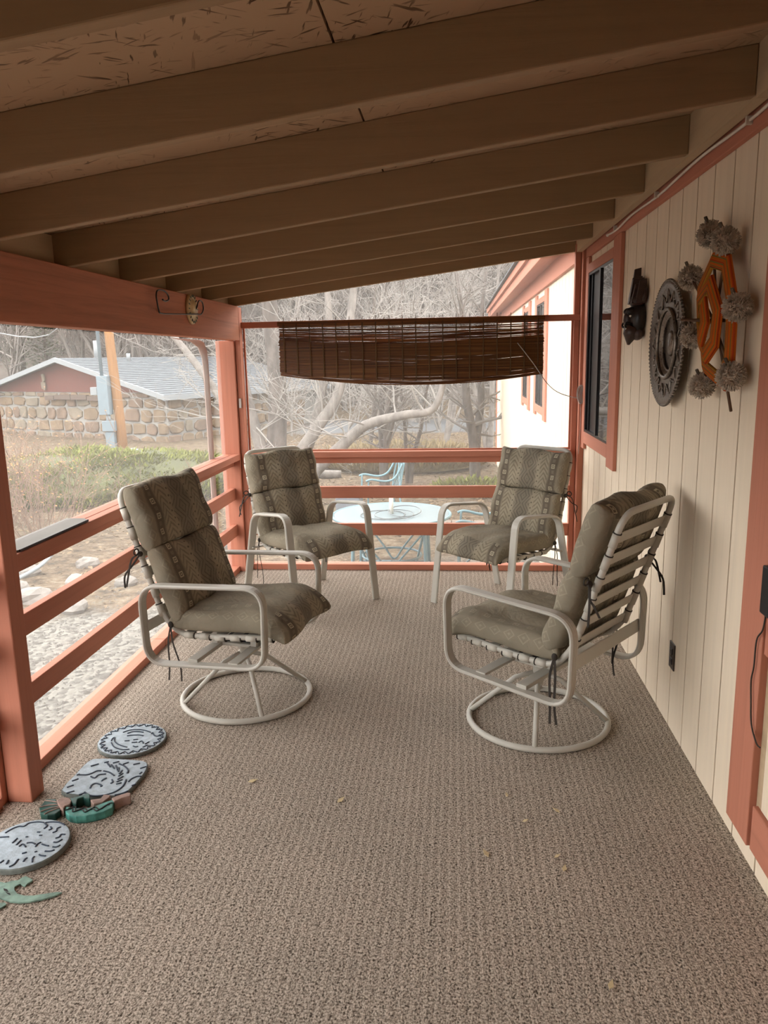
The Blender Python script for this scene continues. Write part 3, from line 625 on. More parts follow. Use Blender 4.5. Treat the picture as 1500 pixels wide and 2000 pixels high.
def seat_shell(root, dz, back_top, seed, short=0.0):
    """tube frame, straps and tied-on cushion shared by both kinds of chair; local x is forward"""
    r = random.Random(seed); hy = 0.228; bt = back_top
    path = lambda s: [(0.275, s * hy, 0.405 + dz), (0.0, s * hy, 0.385 + dz), (-0.20, s * hy, 0.378 + dz), (-0.285, s * hy, 0.47 + dz), (bt[0], s * hy, bt[1])]
    pts = path(1) + path(-1)[::-1]
    MB().tube(fillet(pts, [0, 0.05, 0.09, 0.09, 0.075, 0.075, 0.09, 0.09, 0.05, 0], 6), 0.0135, 10).build('seat_frame', 'pipe_beige', root, True)
    MB().tube([(0.268, -hy, 0.402 + dz), (0.268, hy, 0.402 + dz)], 0.0115, 8).build('front_rail', 'pipe_beige', root, True)
    b0 = Vector((-0.285, 0, 0.47 + dz)); b1 = Vector((bt[0], 0, bt[1])); bd = (b1 - b0).normalized(); bn = Vector((bd.z, 0, -bd.x)); Lb = (b1 - b0).length
    def on_back(s, y, h=0.0): return b0 + bd * s + bn * h + Vector((0, y, 0))
    for k in range(6):                                          # vinyl straps across the back, wrapped around the tubes
        s = 0.02 + k * (Lb - 0.13) / 5
        st = MB(); st.strap([on_back(s, -hy, 0.004), on_back(s, hy, 0.004)], bd, 0.046, 0.005); o = st.build('back_strap', 'strap_beige', root)
        for sg in (-1, 1):
            MB().tube([on_back(s - 0.028, sg * hy), on_back(s + 0.028, sg * hy)], 0.0165, 10).build('cuff', 'strap_beige', o, True)
            MB().tube([on_back(s + 0.029, sg * hy), on_back(s + 0.033, sg * hy)], 0.0172, 10).build('cuff_band', 'dark_cord', o, True)
    for k in range(6):
        x = -0.15 + k * 0.078; z = 0.380 + dz + max(0, x) * 0.075
        st = MB(); st.strap([(x, -hy, z + 0.013), (x, hy, z + 0.013)], (1, 0, 0), 0.046, 0.005); o = st.build('seat_strap', 'strap_beige', root)
        for sg in (-1, 1):
            MB().tube([(x - 0.024, sg * hy, z), (x + 0.024, sg * hy, z + 0.002)], 0.0162, 10).build('cuff', 'strap_beige', o, True)
            MB().tube([(x + 0.026, sg * hy, z), (x + 0.030, sg * hy, z)], 0.0168, 10).build('cuff_band', 'dark_cord', o, True)
    # seat cushion
    W2 = 0.262; ph = [r.uniform(0, 6) for _ in range(6)]
    def seat(a, b, sd):
        x = -0.235 + (b + 1) / 2 * 0.575; y = a * W2; t = puff(a, b)
        front = max(0.0, (b - 0.45) / 0.55); corner = abs(a) ** 3 * front
        zc = 0.445 + dz + 0.030 * (b + 1) / 2 - 0.055 * front ** 2 - 0.020 * corner
        wav = 0.009 * math.sin(5 * a + ph[0]) * math.sin(4 * b + ph[1]) + 0.004 * math.sin(11 * a + ph[2] + 3 * b)
        th = 0.053 + 0.012 * (1 - a * a) * (1 - b * b)
        return (x + 0.012 * math.sin(4 * a + ph[3]) * front, y * (1 + 0.012 * math.sin(7 * b + ph[4])), zc + (sd * th * t + (wav * t if sd > 0 else 0)))
    sc = pad(26, 28, seat, lambda a, b: (a * W2, 1.0 + b * 0.29)).build('seat_cushion', 'cushion_print', root, True)
    # back cushion: two tufted halves, folded at the crease
    Lh = (Lb + 0.02 - short) / 2
    for k, nm in enumerate(('lower_back_cushion', 'upper_back_cushion')):
        s0 = -0.045 + k * (Lh + 0.036); ln = Lh + 0.040 if k == 0 else Lh - 0.005
        ww = W2 * (1.0 if k == 0 else 1.02); p2 = [r.uniform(0, 6) for _ in range(4)]
        def bk(a, b, sd, s0=s0, ln=ln, ww=ww, p2=p2, k=k):
            s = s0 + (b + 1) / 2 * ln; t = puff(a, b, 8, 0.31)
            h = 0.079 + 0.008 * (1 - k) + 0.006 * math.sin(3 * a + p2[0])
            th = 0.053 + 0.010 * (1 - a * a) * (1 - b * b)
            wav = (0.006 * math.sin(6 * a + p2[1]) * math.sin(5 * b + p2[2]) + 0.003 * math.sin(14 * a + p2[3] + 4 * b)) if sd > 0 else 0
            p = on_back(s + 0.008 * math.sin(5 * a + p2[1]) * (1 if b > 0.9 else 0.3), a * ww * (1 + 0.010 * math.sin(6 * b + p2[2])), h + sd * th * t + wav * t)
            return (p.x, p.y, p.z)
        c = pad(26, 22, bk, lambda a, b, s0=s0, ln=ln, ww=ww: (a * ww, s0 + (b + 1) / 2 * ln)).build(nm, 'cushion_print', root, True)
    # cloth ties
    for sg in (-1, 1):
        q = Vector((-0.225, sg * 0.262, 0.435 + dz))
        kn = MB(); kn.blob(q, (0.014, 0.010, 0.016), 8, 6); ob = kn.build('tie_knot', 'dark_cord', root, True)
        for k in range(2):
            e = r.uniform(0.20, 0.30); w = r.uniform(-0.02, 0.03)
            pts = crspline([q, q + Vector((0.012 * (k * 2 - 1), sg * 0.012, -0.08)), q + Vector((0.02 * k + w, sg * 0.014, -e * 0.7)), q + Vector((0.03 * k - 0.01 + w, sg * 0.012, -e))], 5)
            MB().strap(pts, (1, 0.3 * sg, 0), 0.010, 0.003).build('tie', 'dark_cord', ob)
        q = on_back(Lh * 0.96, sg * 0.255, 0.02)
        kn = MB(); kn.blob(q, (0.013, 0.012, 0.013), 8, 6); ob = kn.build('tie_knot', 'dark_cord', root, True)
        lo = [q + Vector((0.0, sg * 0.028 + 0.018 * math.cos(a) * sg, 0.016 + 0.014 * math.sin(a))) for a in [i * 2 * PI / 10 for i in range(10)]]
        MB().tube(lo, 0.0035, 6, closed=True).build('tie', 'dark_cord', ob)
        for k in range(2):
            e = r.uniform(0.10, 0.17)
            pts = crspline([q, q + Vector((-0.02, sg * 0.035, -0.015 - 0.03 * k)), q + Vector((-0.03 - 0.02 * k, sg * 0.055, -e * 0.6)), q + Vector((-0.035 - 0.03 * k, sg * (0.07 - 0.03 * k), -e))], 5)
            MB().strap(pts, (1, 0.2, 0), 0.009, 0.003).build('tie', 'dark_cord', ob)

def swivel_chair(loc, deg, ring_deg, label, seed):
    t = empty('swivel_chair', (loc[0], loc[1], 0), R(deg)); tag(t, label, 'chair', 'patio chairs on the porch')
    n = 48; Rr = 0.305
    MB().tube([(Rr * math.cos(2 * PI * k / n), Rr * math.sin(2 * PI * k / n), 0.0135) for k in range(n)], 0.0135, 10, closed=True).build('base_ring', 'pipe_beige', t, True)
    for k in range(4):
        a = R(ring_deg - deg) + k * PI / 2
        MB().tube([((Rr - 0.004) * math.cos(a), (Rr - 0.004) * math.sin(a), 0.018), (0.10 * math.cos(a), 0.10 * math.sin(a), 0.195), (0.022 * math.cos(a), 0.022 * math.sin(a), 0.225)], 0.0115, 8).build('base_leg', 'pipe_beige', t, True)
    MB().lathe([(0.021, 0.17), (0.024, 0.175), (0.024, 0.265), (0.036, 0.268), (0.036, 0.28)], 18).build('hub', 'pipe_beige', t, False)
    MB().box(-0.085, 0.085, -0.075, 0.075, 0.281, 0.297).build('swivel_plate', 'pipe_beige', t, bevel=0.003)
    MB().box(-0.07, 0.07, -0.055, 0.055, 0.298, 0.318).build('spring_box', 'black_plastic', t)
    for x in (-0.10, 0.10):
        MB().box(x - 0.024, x + 0.024, -0.302, 0.302, 0.2825 - (0.004 if x < 0 else -0.003), 0.2975).build('cross_bar', 'pipe_beige', t, bevel=0.002)
        MB().box(x - 0.014, x + 0.014, -0.10, -0.085, 0.30, 0.385).build('seat_bracket', 'pipe_beige', t); MB().box(x - 0.014, x + 0.014, 0.085, 0.10, 0.30, 0.385).build('seat_bracket', 'pipe_beige', t)
    MB().strap([(-0.318, -0.30, 0.435), (-0.318, 0.30, 0.435)], (0.12, 0, 1), 0.056, 0.008).build('rear_cross_bar', 'pipe_beige', t)
    for s in (-1, 1):
        loop = fillet([(-0.335, s * 0.31, 0.628), (0.272, s * 0.31, 0.655), (0.262, s * 0.31, 0.292), (-0.325, s * 0.31, 0.262)], [0.10, 0.10, 0.09, 0.10], 8, closed=True)
        a = MB(); a.strap(loop, (0, 1, 0), 0.050, 0.016, closed=True); ob = a.build('arm_loop', 'pipe_beige', t, False)
        for dy in (-0.008, 0.008):                              # the two ridges pressed into the bar
            MB().tube([(p.x * 1.0 + (0.0055 if 0 else 0), p.y + dy, p.z) for p in [Vector(q) + (Vector((Vector(q).x + 0.03, 0, Vector(q).z - 0.46)).normalized()) * 0.0072 for q in loop]], 0.0026, 6, closed=True).build('ridge', 'pipe_beige', ob, True)
    seat_shell(t, 0.0, (-0.475, 1.035), seed); return t
def leg_chair(loc, deg, label, seed):
    t = empty('patio_armchair', (loc[0], loc[1], 0), R(deg)); tag(t, label, 'chair', 'patio chairs on the porch')
    for s in (-1, 1):
        p = fillet([(0.297, s * 0.318, 0.0), (0.222, s * 0.311, 0.655), (-0.185, s * 0.311, 0.612), (-0.339, s * 0.318, 0.0)], [0, 0.085, 0.085, 0], 8)
        MB().strap(p, (0, 1, 0), 0.056, 0.017).build('leg_frame', 'pipe_beige', t)
    for x, z in ((0.19, 0.383), (-0.235, 0.372)):
        MB().strap([(x, -0.313, z), (x, 0.313, z)], (1, 0, 0), 0.035, 0.010).build('cross_bar', 'pipe_beige', t)
    seat_shell(t, -0.018, (-0.43, 0.992), seed, 0.03); return t
swivel_chair((-1.01, 3.43), -12, -62, 'beige swivel chair on a ring base beside the side railing, knotted tie flying out behind', 3)
swivel_chair((0.368, 3.25), 143, -98, 'beige swivel chair on a ring base by the outlet, strapped back turned to us', 5)
leg_chair((-0.969, 4.977), -45.5, 'four-legged beige armchair in the railing corner below the wall plaque beam', 11)
leg_chair((0.295, 4.909), -134.5, 'four-legged beige armchair under the sliding window, against the house wall', 17)

# ------------------------------------------------------------------ bamboo blind and its cord
bl = tag(empty('bamboo_blind', (-0.325, 5.66, 1.86)), 'dark brown bamboo roll-up blind hanging folded from the top bar', 'blind')
HW = 0.958
def drop(x, f): return -0.075 * f * (1 - (x / HW) ** 2) - 0.012 * f * x / HW
def slat_rows(name, z0, z1, n, yoff, taper, seed, gapz=()):
    r = random.Random(seed); m = MB()
    for k in range(n):
        f = k / (n - 1); z = z0 + (z1 - z0) * f; h = abs(z1 - z0) / n * r.uniform(0.50, 0.66)
        if any(a < f < b for a, b in gapz) and r.random() < 0.45: h *= 0.62
        xe = HW - taper * f - r.uniform(0, 0.012); seg = 12; dy = r.uniform(-0.003, 0.003)
        tilt = r.uniform(-0.002, 0.002); wob = r.uniform(0, 6)
        top = []; 
        for i in range(seg + 1):
            x = -xe + 2 * xe * i / seg; zz = z + drop(x, (0.02 + 0.98 * (0.015 - z) / 0.385)) + tilt * x + 0.0014 * math.sin(9 * x + wob)
            top.append((x, zz))
        vs = []
        for (x, zz) in top: vs += [(x, yoff + dy - 0.0018, zz - h), (x, yoff + dy + 0.0018, zz - h), (x, yoff + dy + 0.0018, zz + h), (x, yoff + dy - 0.0018, zz + h)]
        fs = []
        for i in range(seg):
            a = i * 4; b = a + 4
            for q in range(4): q2 = (q + 1) % 4; fs.append((a + q, a + q2, b + q2, b + q))
        fs += [(3, 2, 1, 0), (seg * 4, seg * 4 + 1, seg * 4 + 2, seg * 4 + 3)]
        m.add(vs, fs)
    return stuff(m.build(name, 'bamboo', bl))
slat_rows('back_slats', 0.012, -0.372, 58, 0.022, 0.0, 1, ((0.08, 0.2), (0.85, 1.0)))
slat_rows('front_slats', -0.125, -0.372, 36, -0.006, 0.004, 3, ((0.86, 1.0),))
MB().box(-HW, HW, -0.012, 0.045, -0.012, 0.018).build('head_rail', 'bamboo', bl)
for k in range(20):
    x = -HW + 0.045 + k * (2 * HW - 0.09) / 19
    pts = [(x, -0.0195, 0.0)] + [(x, -0.016 - 0.002 * (j % 2), -0.05 * j + drop(x, 0.05 * j / 0.385)) for j in range(1, 8)]
    MB().strap(pts, (1, 0, 0), 0.009, 0.0025).build('warp_string', 'bamboo_string', bl)
    MB().box(x - 0.002, x + 0.002, 0.0, 0.004, 0.022, 0.045).build('string_end', 'bamboo_string', bl)
cc = tag(empty('cord_cleat', (0.895, 5.652, 1.316)), 'grey cord wound on a cleat on the post beside the window', 'cleat')
MB().box(-0.012, 0.012, -0.004, 0.012, -0.06, 0.06).build('cleat_body', 'grey_cord', cc, bevel=0.004)
for k in range(5):
    n = 18; w = 0.016 + 0.003 * k
    MB().tube([(w * math.cos(2 * PI * i / n), -0.010 - 0.004 * (k % 3), 0.062 * math.sin(2 * PI * i / n) + 0.003 * k) for i in range(n)], 0.0028, 6, closed=True).build('cord_turn', 'grey_cord', cc, True)
MB().tube(crspline([(-0.02, -0.006, -0.02), (-0.15, -0.02, 0.02), (-0.24, -0.03, 0.09), (-0.34, -0.045, 0.23), (-0.455, -0.05, 0.376)], 8), 0.0028, 6).build('pull_cord', 'grey_cord', cc, True)
MB().tube(crspline([(0.0, -0.006, -0.06), (0.004, -0.006, -0.2), (-0.004, -0.006, -0.42)], 6), 0.002, 5).build('cord_tail', 'grey_cord', cc, True)

# ------------------------------------------------------------------ plaque with bent wire hook on the beam
ph_ = tag(empty('wall_plaque', (-1.569, 4.61, 1.912)), 'cream oval ceramic plaque carrying a black wire hook on the beam', 'plaque')
fr = lambda a, b, h: (h, a, b)
MB().lathe([(0.001, 0.030), (0.5, 0.028), (0.62, 0.016), (0.75, 0.014), (0.92, 0.020), (1.0, 0.012), (1.0, 0.001)][::-1], 36, lambda x, y, z: (z, x * 0.085, y * 0.088)).build('plate', 'ceramic_cream', ph_, True)
for k in range(18):
    a = 2 * PI * k / 18
    MB().obox((0.021, 0.073 * math.cos(a), 0.076 * math.sin(a)), (0.004, 0.006, 0.014), Matrix.Rotation(a - PI / 2, 3, 'X')).build('painted_mark', 'ceramic_mark', ph_)
wire = [(0.035, 0.06, 0.05), (0.035, 0.12, 0.05), (0.035, 0.14, 0.01), (0.035, 0.09, -0.025), (0.035, 0.0, -0.03), (0.03, -0.3, -0.045), (0.03, -0.55, -0.055), (0.03, -0.585, -0.04), (0.03, -0.60, 0.0), (0.03, -0.605, 0.035), (0.03, -0.58, 0.060), (0.03, -0.50, 0.066), (0.03, -0.44, 0.05), (0.03, -0.43, 0.025), (0.03, -0.48, 0.012), (0.03, -0.52, 0.018)]
MB().tube([(0.028, 0.02, 0.0)] + crspline([(0.033, 0.028, 0.015)] + wire, 5), 0.0042, 7).build('wire_hook', 'black_metal', ph_, True)

# ------------------------------------------------------------------ flat strip lying on the side rail
rs = tag(MB().prism([(-1.735, 2.60), (-1.640, 2.60), (-1.622, 2.66), (-1.622, 3.20), (-1.65, 3.235), (-1.735, 3.235)], 0.918, 0.926).build('metal_strip', 'strip_grey'), 'flat pale grey strip lying on the side rail next to the post', 'strip')
MB().box(-1.6215, -1.617, 2.655, 3.205, 0.918, 0.9275).build('dark_edge', 'strip_edge', rs)
MB().prism([(-1.640, 2.595), (-1.735, 2.595), (-1.735, 2.5995), (-1.640, 2.5995)], 0.918, 0.9275).build('dark_edge', 'strip_edge', rs)

# ------------------------------------------------------------------ things on the house wall
# carved mask: local x = out of the wall (towards -X), y across, z up
def wall_thing(name, y, z): 
    o = empty(name, (XW, y, z)); o.rotation_euler = (0, 0, PI); return o      # local +x points off the wall, local +y towards the camera
mk = tag(wall_thing('carved_mask', 4.0, 1.64), 'dark carved wooden mask with feathered crest beside the window', 'mask')
for k in range(5):
    yy = (k - 2) * 0.031; top = (0.378, 0.335, 0.325, 0.30, 0.315)[k]; px = 0.074 - 0.008 * (k - 2) ** 2 * 0.6
    MB().hexa([(0.012, yy - 0.016, 0.20), (px + 0.006, yy - 0.016, 0.20), (px + 0.006, yy + 0.016, 0.20), (0.012, yy + 0.016, 0.20),
               (0.010, yy - 0.008, top), (px - 0.012, yy - 0.008, top - 0.008), (px - 0.012, yy + 0.008, top - 0.008), (0.010, yy + 0.008, top)]).build('crest_feather', 'mask_wood', mk, bevel=0.003)
MB().blob((0.038, 0, 0.215), (0.040, 0.072, 0.032), 16, 9).build('brow_band', 'mask_wood', mk, True)
MB().blob((0.034, 0, 0.135), (0.042, 0.068, 0.085), 18, 12).build('face', 'mask_black', mk, True)
for s in (-1, 1):
    MB().blob((0.066, s * 0.03, 0.165), (0.030, 0.014, 0.020), 12, 8).build('brow', 'mask_black', mk, True)
    MB().tube(crspline([(0.03, s * 0.06, 0.20), (0.02, s * 0.085, 0.235), (0.012, s * 0.078, 0.27)], 5), [0.009] * 6 + [0.007] * 4 + [0.002], 7).build('horn', 'mask_wood', mk, True)
    MB().blob((0.072, s * 0.026, 0.142), (0.007, 0.008, 0.006), 8, 6).build('eye', 'bone_white', mk, True)
    MB().tube([(0.086, s * 0.020, 0.095), (0.092, s * 0.020, 0.078)], [0.006, 0.001], 6).build('tooth', 'bone_white', mk, True)
    MB().tube(crspline([(0.062, s * 0.03, 0.10), (0.088, s * 0.034, 0.112), (0.098, s * 0.03, 0.098), (0.09, s * 0.026, 0.088)], 4), 0.005, 6).build('nostril_ring', 'mask_black', mk, True)
MB().blob((0.075, 0, 0.125), (0.026, 0.022, 0.05), 12, 8).build('nose', 'mask_wood', mk, True)
MB().tube([(0.05, 0, 0.085), (0.066, 0, 0.05), (0.072, 0, 0.004)], [0.048, 0.034, 0.006], 12).build('chin', 'mask_wood', mk, True)
MB().blob((0.03, 0.0, 0.06), (0.03, 0.055, 0.035), 12, 8).build('jaw', 'mask_wood', mk, True)

pl = tag(wall_thing('metal_platter', 3.40, 1.64), 'large round pewter platter with beaded rim hanging on the siding', 'platter')
prof = [(0.0, 0.001), (0.10, 0.002), (0.11, 0.012), (0.22, 0.022), (0.252, 0.032), (0.256, 0.036), (0.252, 0.040), (0.225, 0.034), (0.145, 0.026), (0.138, 0.030), (0.130, 0.028), (0.122, 0.016), (0.105, 0.008), (0.06, 0.012), (0.03, 0.016), (0.0, 0.018)]
pfr = lambda x, y, z: (z + 0.012, x, y)
MB().lathe(prof, 72, pfr).build('plate', 'pewter', pl, True)
bd = MB()
for k in range(96):
    a = 2 * PI * k / 96; bd.blob((0.257 * math.cos(a), 0.257 * math.sin(a), 0.036), (0.0066, 0.0066, 0.0066), 6, 4, fr=pfr)
stuff(bd.build('rim_beads', 'pewter', pl, True))
for rr_, tt in ((0.141, 0.009), (0.112, 0.005)): MB().tube([pfr(rr_ * math.cos(2 * PI * k / 64), rr_ * math.sin(2 * PI * k / 64), 0.033 if rr_ > 0.13 else 0.018) for k in range(64)], tt, 8, closed=True).build('raised_ring', 'pewter', pl, True)
for k in range(16):                                                   # embossed scrolls around the rim
    a = 2 * PI * k / 16 + 0.1; pts = []
    for j in range(9): f = j / 8; q = 0.196 + 0.024 * math.sin(2 * PI * f); g_ = a + (f - 0.5) * 0.34; pts.append(pfr(q * math.cos(g_), q * math.sin(g_), 0.0325))
    MB().tube(pts, 0.0042, 6).build('embossed_scroll', 'pewter', pl, True)
MB().lathe([(0.0, 0.012), (0.055, 0.012), (0.045, 0.020), (0.02, 0.024), (0.0, 0.025)], 24, pfr).build('center_boss', 'pewter', pl, True)

ge = tag(wall_thing('gods_eye', 2.76, 1.705), 'orange and green yarn star weaving with grey pompoms hung on the wall', 'wall hanging')
ENDS = [(-0.082, 0.289, 1), (0.075, 0.245, 1), (-0.281, 0.166, 1), (0.224, 0.030, 1), (-0.208, -0.045, 1), (0.206, -0.180, 1), (-0.078, -0.219, 1), (0.200, -0.290, 0)]
def gxy(a, b, h): return (h, a, b)                                  # a towards the camera, b up, h off the wall
prs = [(0, 7), (1, 6), (2, 5), (4, 3)]
for q, (i, j) in enumerate(prs):
    h = 0.052 + 0.004 * q
    MB().tube([gxy(ENDS[i][0], ENDS[i][1], h), gxy(0, 0, h), gxy(ENDS[j][0] * (1.0), ENDS[j][1], h)], 0.005, 7).build('stick', 'stick_wood', ge, True)
MB().tube([gxy(0.0, 0.0, 0.01), gxy(0.0, 0.0, 0.07), gxy(-0.005, 0.005, 0.165)], [0.006, 0.007, 0.004], 8).build('spike', 'stick_wood', ge, True)
def ring_band(verts, inner, h0, h1, name):
    """flat wound band between polygon verts and its shrunken copy, with thickness; UV v runs across the band"""
    n = len(verts); m = MB(); m.uv = []
    for (k, hh, vv) in ((1.0, h0, 0.0), (0.985, h0 + 0.010, 0.06), ((1 + inner) / 2, (h0 + h1) / 2 + 0.014, 0.5), (inner * 1.02, h1 + 0.010, 0.94), (inner, h1, 0.98)):
        for (a, b) in verts: m.v.append(gxy(a * k, b * k, hh)); m.uv.append((0.0, vv))
    for s in range(4):
        for i in range(n): j = (i + 1) % n; m.f.append((s * n + i, s * n + j, (s + 1) * n + j, (s + 1) * n + i))
    for i in range(n): j = (i + 1) % n; m.f.append((i, 4 * n + i, 4 * n + j, j))
    return m.build(name, 'yarn_band', ge)
octo = [(-0.05, 0.232), (0.105, 0.200), (0.183, 0.075), (0.200, -0.020), (0.205, -0.160), (0.145, -0.232), (-0.08, -0.175), (-0.150, -0.02), (-0.200, 0.130)]
ring_band(octo, 0.74, 0.050, 0.060, 'outer_band')
ring_band([(0.005, 0.150), (-0.135, 0.098), (-0.085, -0.085), (0.0, -0.145), (0.105, -0.09), (0.125, 0.035)], 0.60, 0.070, 0.080, 'middle_band')
ring_band([(0.012, 0.080), (0.058, -0.008), (0.005, -0.088), (-0.05, 0.0)], 0.32, 0.088, 0.100, 'inner_band')
def pompom(c, seed, dark=False):
    r = random.Random(seed); m = MB(); m.blob(c, (0.034, 0.034, 0.034), 12, 8)
    for k in range(950):
        z = r.uniform(-1, 1); a = r.uniform(0, 2 * PI); q = math.sqrt(1 - z * z); d = Vector((q * math.cos(a), q * math.sin(a), z)); ln = r.uniform(0.038, 0.050)
        o = d.orthogonal().normalized(); o2 = d.cross(o); p = Vector(c); t = 0.0016
        tip = p + d * ln + o * r.uniform(-0.004, 0.004); b0 = p + d * 0.028
        m.add([b0 + o * t, b0 - o * t * 0.5 + o2 * t, b0 - o * t * 0.5 - o2 * t, tip + o * t, tip - o * t * 0.5 + o2 * t, tip - o * t * 0.5 - o2 * t], [(0, 1, 4, 3), (1, 2, 5, 4), (2, 0, 3, 5), (3, 4, 5)])
    return m.build('pompom', 'yarn_dark' if dark else 'yarn_grey', ge)
for i, (a, b, on) in enumerate(ENDS):
    if on: pompom(gxy(a, b, 0.062), 40 + i, False)
    if on: MB().tube([gxy(a, b + 0.03, 0.07), gxy(a + 0.008, b + 0.056, 0.085)], 0.006, 6).build('yarn_tuft', 'yarn_dark', ge)

ot = tag(wall_thing('wall_outlet', 3.21, 0.328), 'brown duplex outlet set low in the siding behind the swivel chair', 'outlet')
MB().box(0.0, 0.006, -0.036, 0.036, -0.058, 0.058).build('cover_plate', 'brown_outlet', ot, bevel=0.002)
for s in (-1, 1):
    o = MB().box(0.006, 0.010, -0.017, 0.017, s * 0.022 - 0.014, s * 0.022 + 0.014).build('socket', 'black_plastic', ot, bevel=0.002)
    for d in (-0.006, 0.006): MB().box(0.010, 0.0108, d - 0.0012, d + 0.0012, s * 0.022 - 0.003, s * 0.022 + 0.006).build('slot', 'groove', o)
MB().lathe([(0.003, 0.006), (0.003, 0.0085)], 8, lambda x, y, z: (z, x, y)).build('screw', 'groove', ot)

cb = crspline([(0.880, 1.2, 2.296), (0.884, 2.0, 2.300), (0.898, 2.6, 2.292), (0.894, 3.1, 2.298), (0.900, 3.7, 2.286), (0.895, 4.2, 2.291), (0.900, 4.6, 2.280), (0.897, 4.85, 2.288)], 8)
c_ = tag(MB().tube(cb, 0.0055, 8).build('electric_cable', 'white_cable', None, True), 'off-white cable sagging along the top of the house wall under the rafters', 'cable')
MB().blob((0.897, 4.86, 2.288), (0.009, 0.012, 0.009), 8, 6).build('cable_end', 'bone_white', c_, True)
for yv in (2.62, 3.72, 4.62): MB().box(0.886, 0.905, yv, yv + 0.012, 2.280, 2.304).build('staple', 'white_cable', c_)

dh = tag(empty('black_box', (XW - 0.021, 2.212, 0.87)), 'black box with a dangling black cord mounted on the salmon door frame', 'door hardware')
MB().box(-0.030, -0.001, -0.07, 0.010, -0.012, 0.13).build('box_body', 'black_plastic', dh, bevel=0.004)
MB().tube(crspline([(-0.012, 0.004, -0.012), (-0.012, 0.018, -0.07), (-0.012, 0.055, -0.115), (-0.012, 0.060, -0.20), (-0.012, 0.072, -0.25), (-0.012, 0.062, -0.31), (-0.012, 0.045, -0.38), (-0.010, 0.005, -0.42), (-0.004, -0.012, -0.428)], 6), 0.0026, 6).build('hanging_cord', 'dark_cord', dh, True)

# ------------------------------------------------------------------ ornaments lying on the carpet
P2=[(-1.49,2.534),(-1.495,2.583),(-1.492,2.641),(-1.492,2.706),(-1.484,2.759),(-1.461,2.772),(-1.402,2.776),(-1.334,2.773),(-1.272,2.767),(-1.245,2.756),(-1.233,2.739),(-1.221,2.697),(-1.219,2.645),(-1.223,2.594),(-1.229,2.549),(-1.236,2.522),(-1.264,2.51),(-1.31,2.505),(-1.371,2.504),(-1.436,2.511),(-1.475,2.522)]
KB=[(-1.408,2.411),(-1.38,2.407),(-1.339,2.403),(-1.31,2.411),(-1.286,2.436),(-1.266,2.456),(-1.245,2.47),(-1.241,2.439),(-1.233,2.415),(-1.251,2.391),(-1.277,2.371),(-1.306,2.358),(-1.339,2.353),(-1.368,2.36),(-1.392,2.379)]
KH=[(-1.458,2.445),(-1.45,2.458),(-1.423,2.462),(-1.4,2.445),(-1.395,2.421),(-1.408,2.411),(-1.405,2.39),(-1.42,2.398),(-1.442,2.421)]
KF=[(-1.45,2.433),(-1.472,2.463),(-1.511,2.46),(-1.507,2.436),(-1.505,2.405),(-1.481,2.371),(-1.45,2.361),(-1.425,2.368),(-1.417,2.392)]
KA=[(-1.412,2.454),(-1.395,2.464),(-1.364,2.491),(-1.353,2.488),(-1.338,2.458),(-1.355,2.457),(-1.366,2.466),(-1.382,2.452),(-1.372,2.422),(-1.386,2.424)]
KL=[(-1.335,2.455),(-1.3,2.466),(-1.301,2.492),(-1.274,2.49),(-1.271,2.474),(-1.282,2.443),(-1.31,2.426)]
KT=[(-1.26,2.466),(-1.243,2.485),(-1.215,2.506),(-1.204,2.507),(-1.195,2.485),(-1.218,2.471),(-1.24,2.445)]
LZ=[(-1.207,1.995),(-1.225,1.977),(-1.253,1.961),(-1.283,1.949),(-1.316,1.943),(-1.344,1.945),(-1.371,1.954),(-1.394,1.961),(-1.399,1.95),(-1.407,1.933),(-1.424,1.936),(-1.425,1.957),(-1.444,1.977),(-1.485,1.988),(-1.52,2.008),(-1.525,2.034),(-1.491,2.037),(-1.456,2.032),(-1.429,2.029),(-1.408,2.026),(-1.395,2.036),(-1.375,2.04),(-1.37,2.054),(-1.362,2.061),(-1.34,2.051),(-1.329,2.045),(-1.33,2.038),(-1.337,2.028),(-1.338,2.017),(-1.344,2.017),(-1.358,2.025),(-1.365,2.018),(-1.369,2.009),(-1.362,1.996),(-1.343,1.98),(-1.317,1.973),(-1.288,1.975),(-1.257,1.985),(-1.223,1.996)]
LF=[(-1.381,1.935),(-1.36,1.94),(-1.35,1.933),(-1.356,1.92),(-1.365,1.909)]
S1=[[(-1.423,2.985),(-1.41,3.0),(-1.384,3.005),(-1.357,2.999)],[(-1.416,2.964),(-1.392,2.972),(-1.364,2.974),(-1.344,2.968)],[(-1.447,2.994),(-1.427,3.014),(-1.395,3.023),(-1.357,3.017),(-1.325,3.001)],[(-1.465,2.916),(-1.469,2.937),(-1.463,2.947),(-1.455,2.923),(-1.432,2.897),(-1.403,2.878),(-1.374,2.867)],[(-1.459,2.903),(-1.434,2.87),(-1.405,2.852),(-1.379,2.846),(-1.357,2.851)],[(-1.407,2.919),(-1.388,2.923)],[(-1.374,2.931),(-1.355,2.936)],[(-1.371,2.907),(-1.349,2.912)],[(-1.341,2.909),(-1.333,2.923),(-1.318,2.903)],[(-1.308,2.897),(-1.299,2.918)],[(-1.307,2.87),(-1.295,2.891)],[(-1.352,2.878),(-1.339,2.872),(-1.33,2.876)],[(-1.316,2.987),(-1.314,2.998),(-1.297,2.974),(-1.281,2.968),(-1.276,2.982)]]
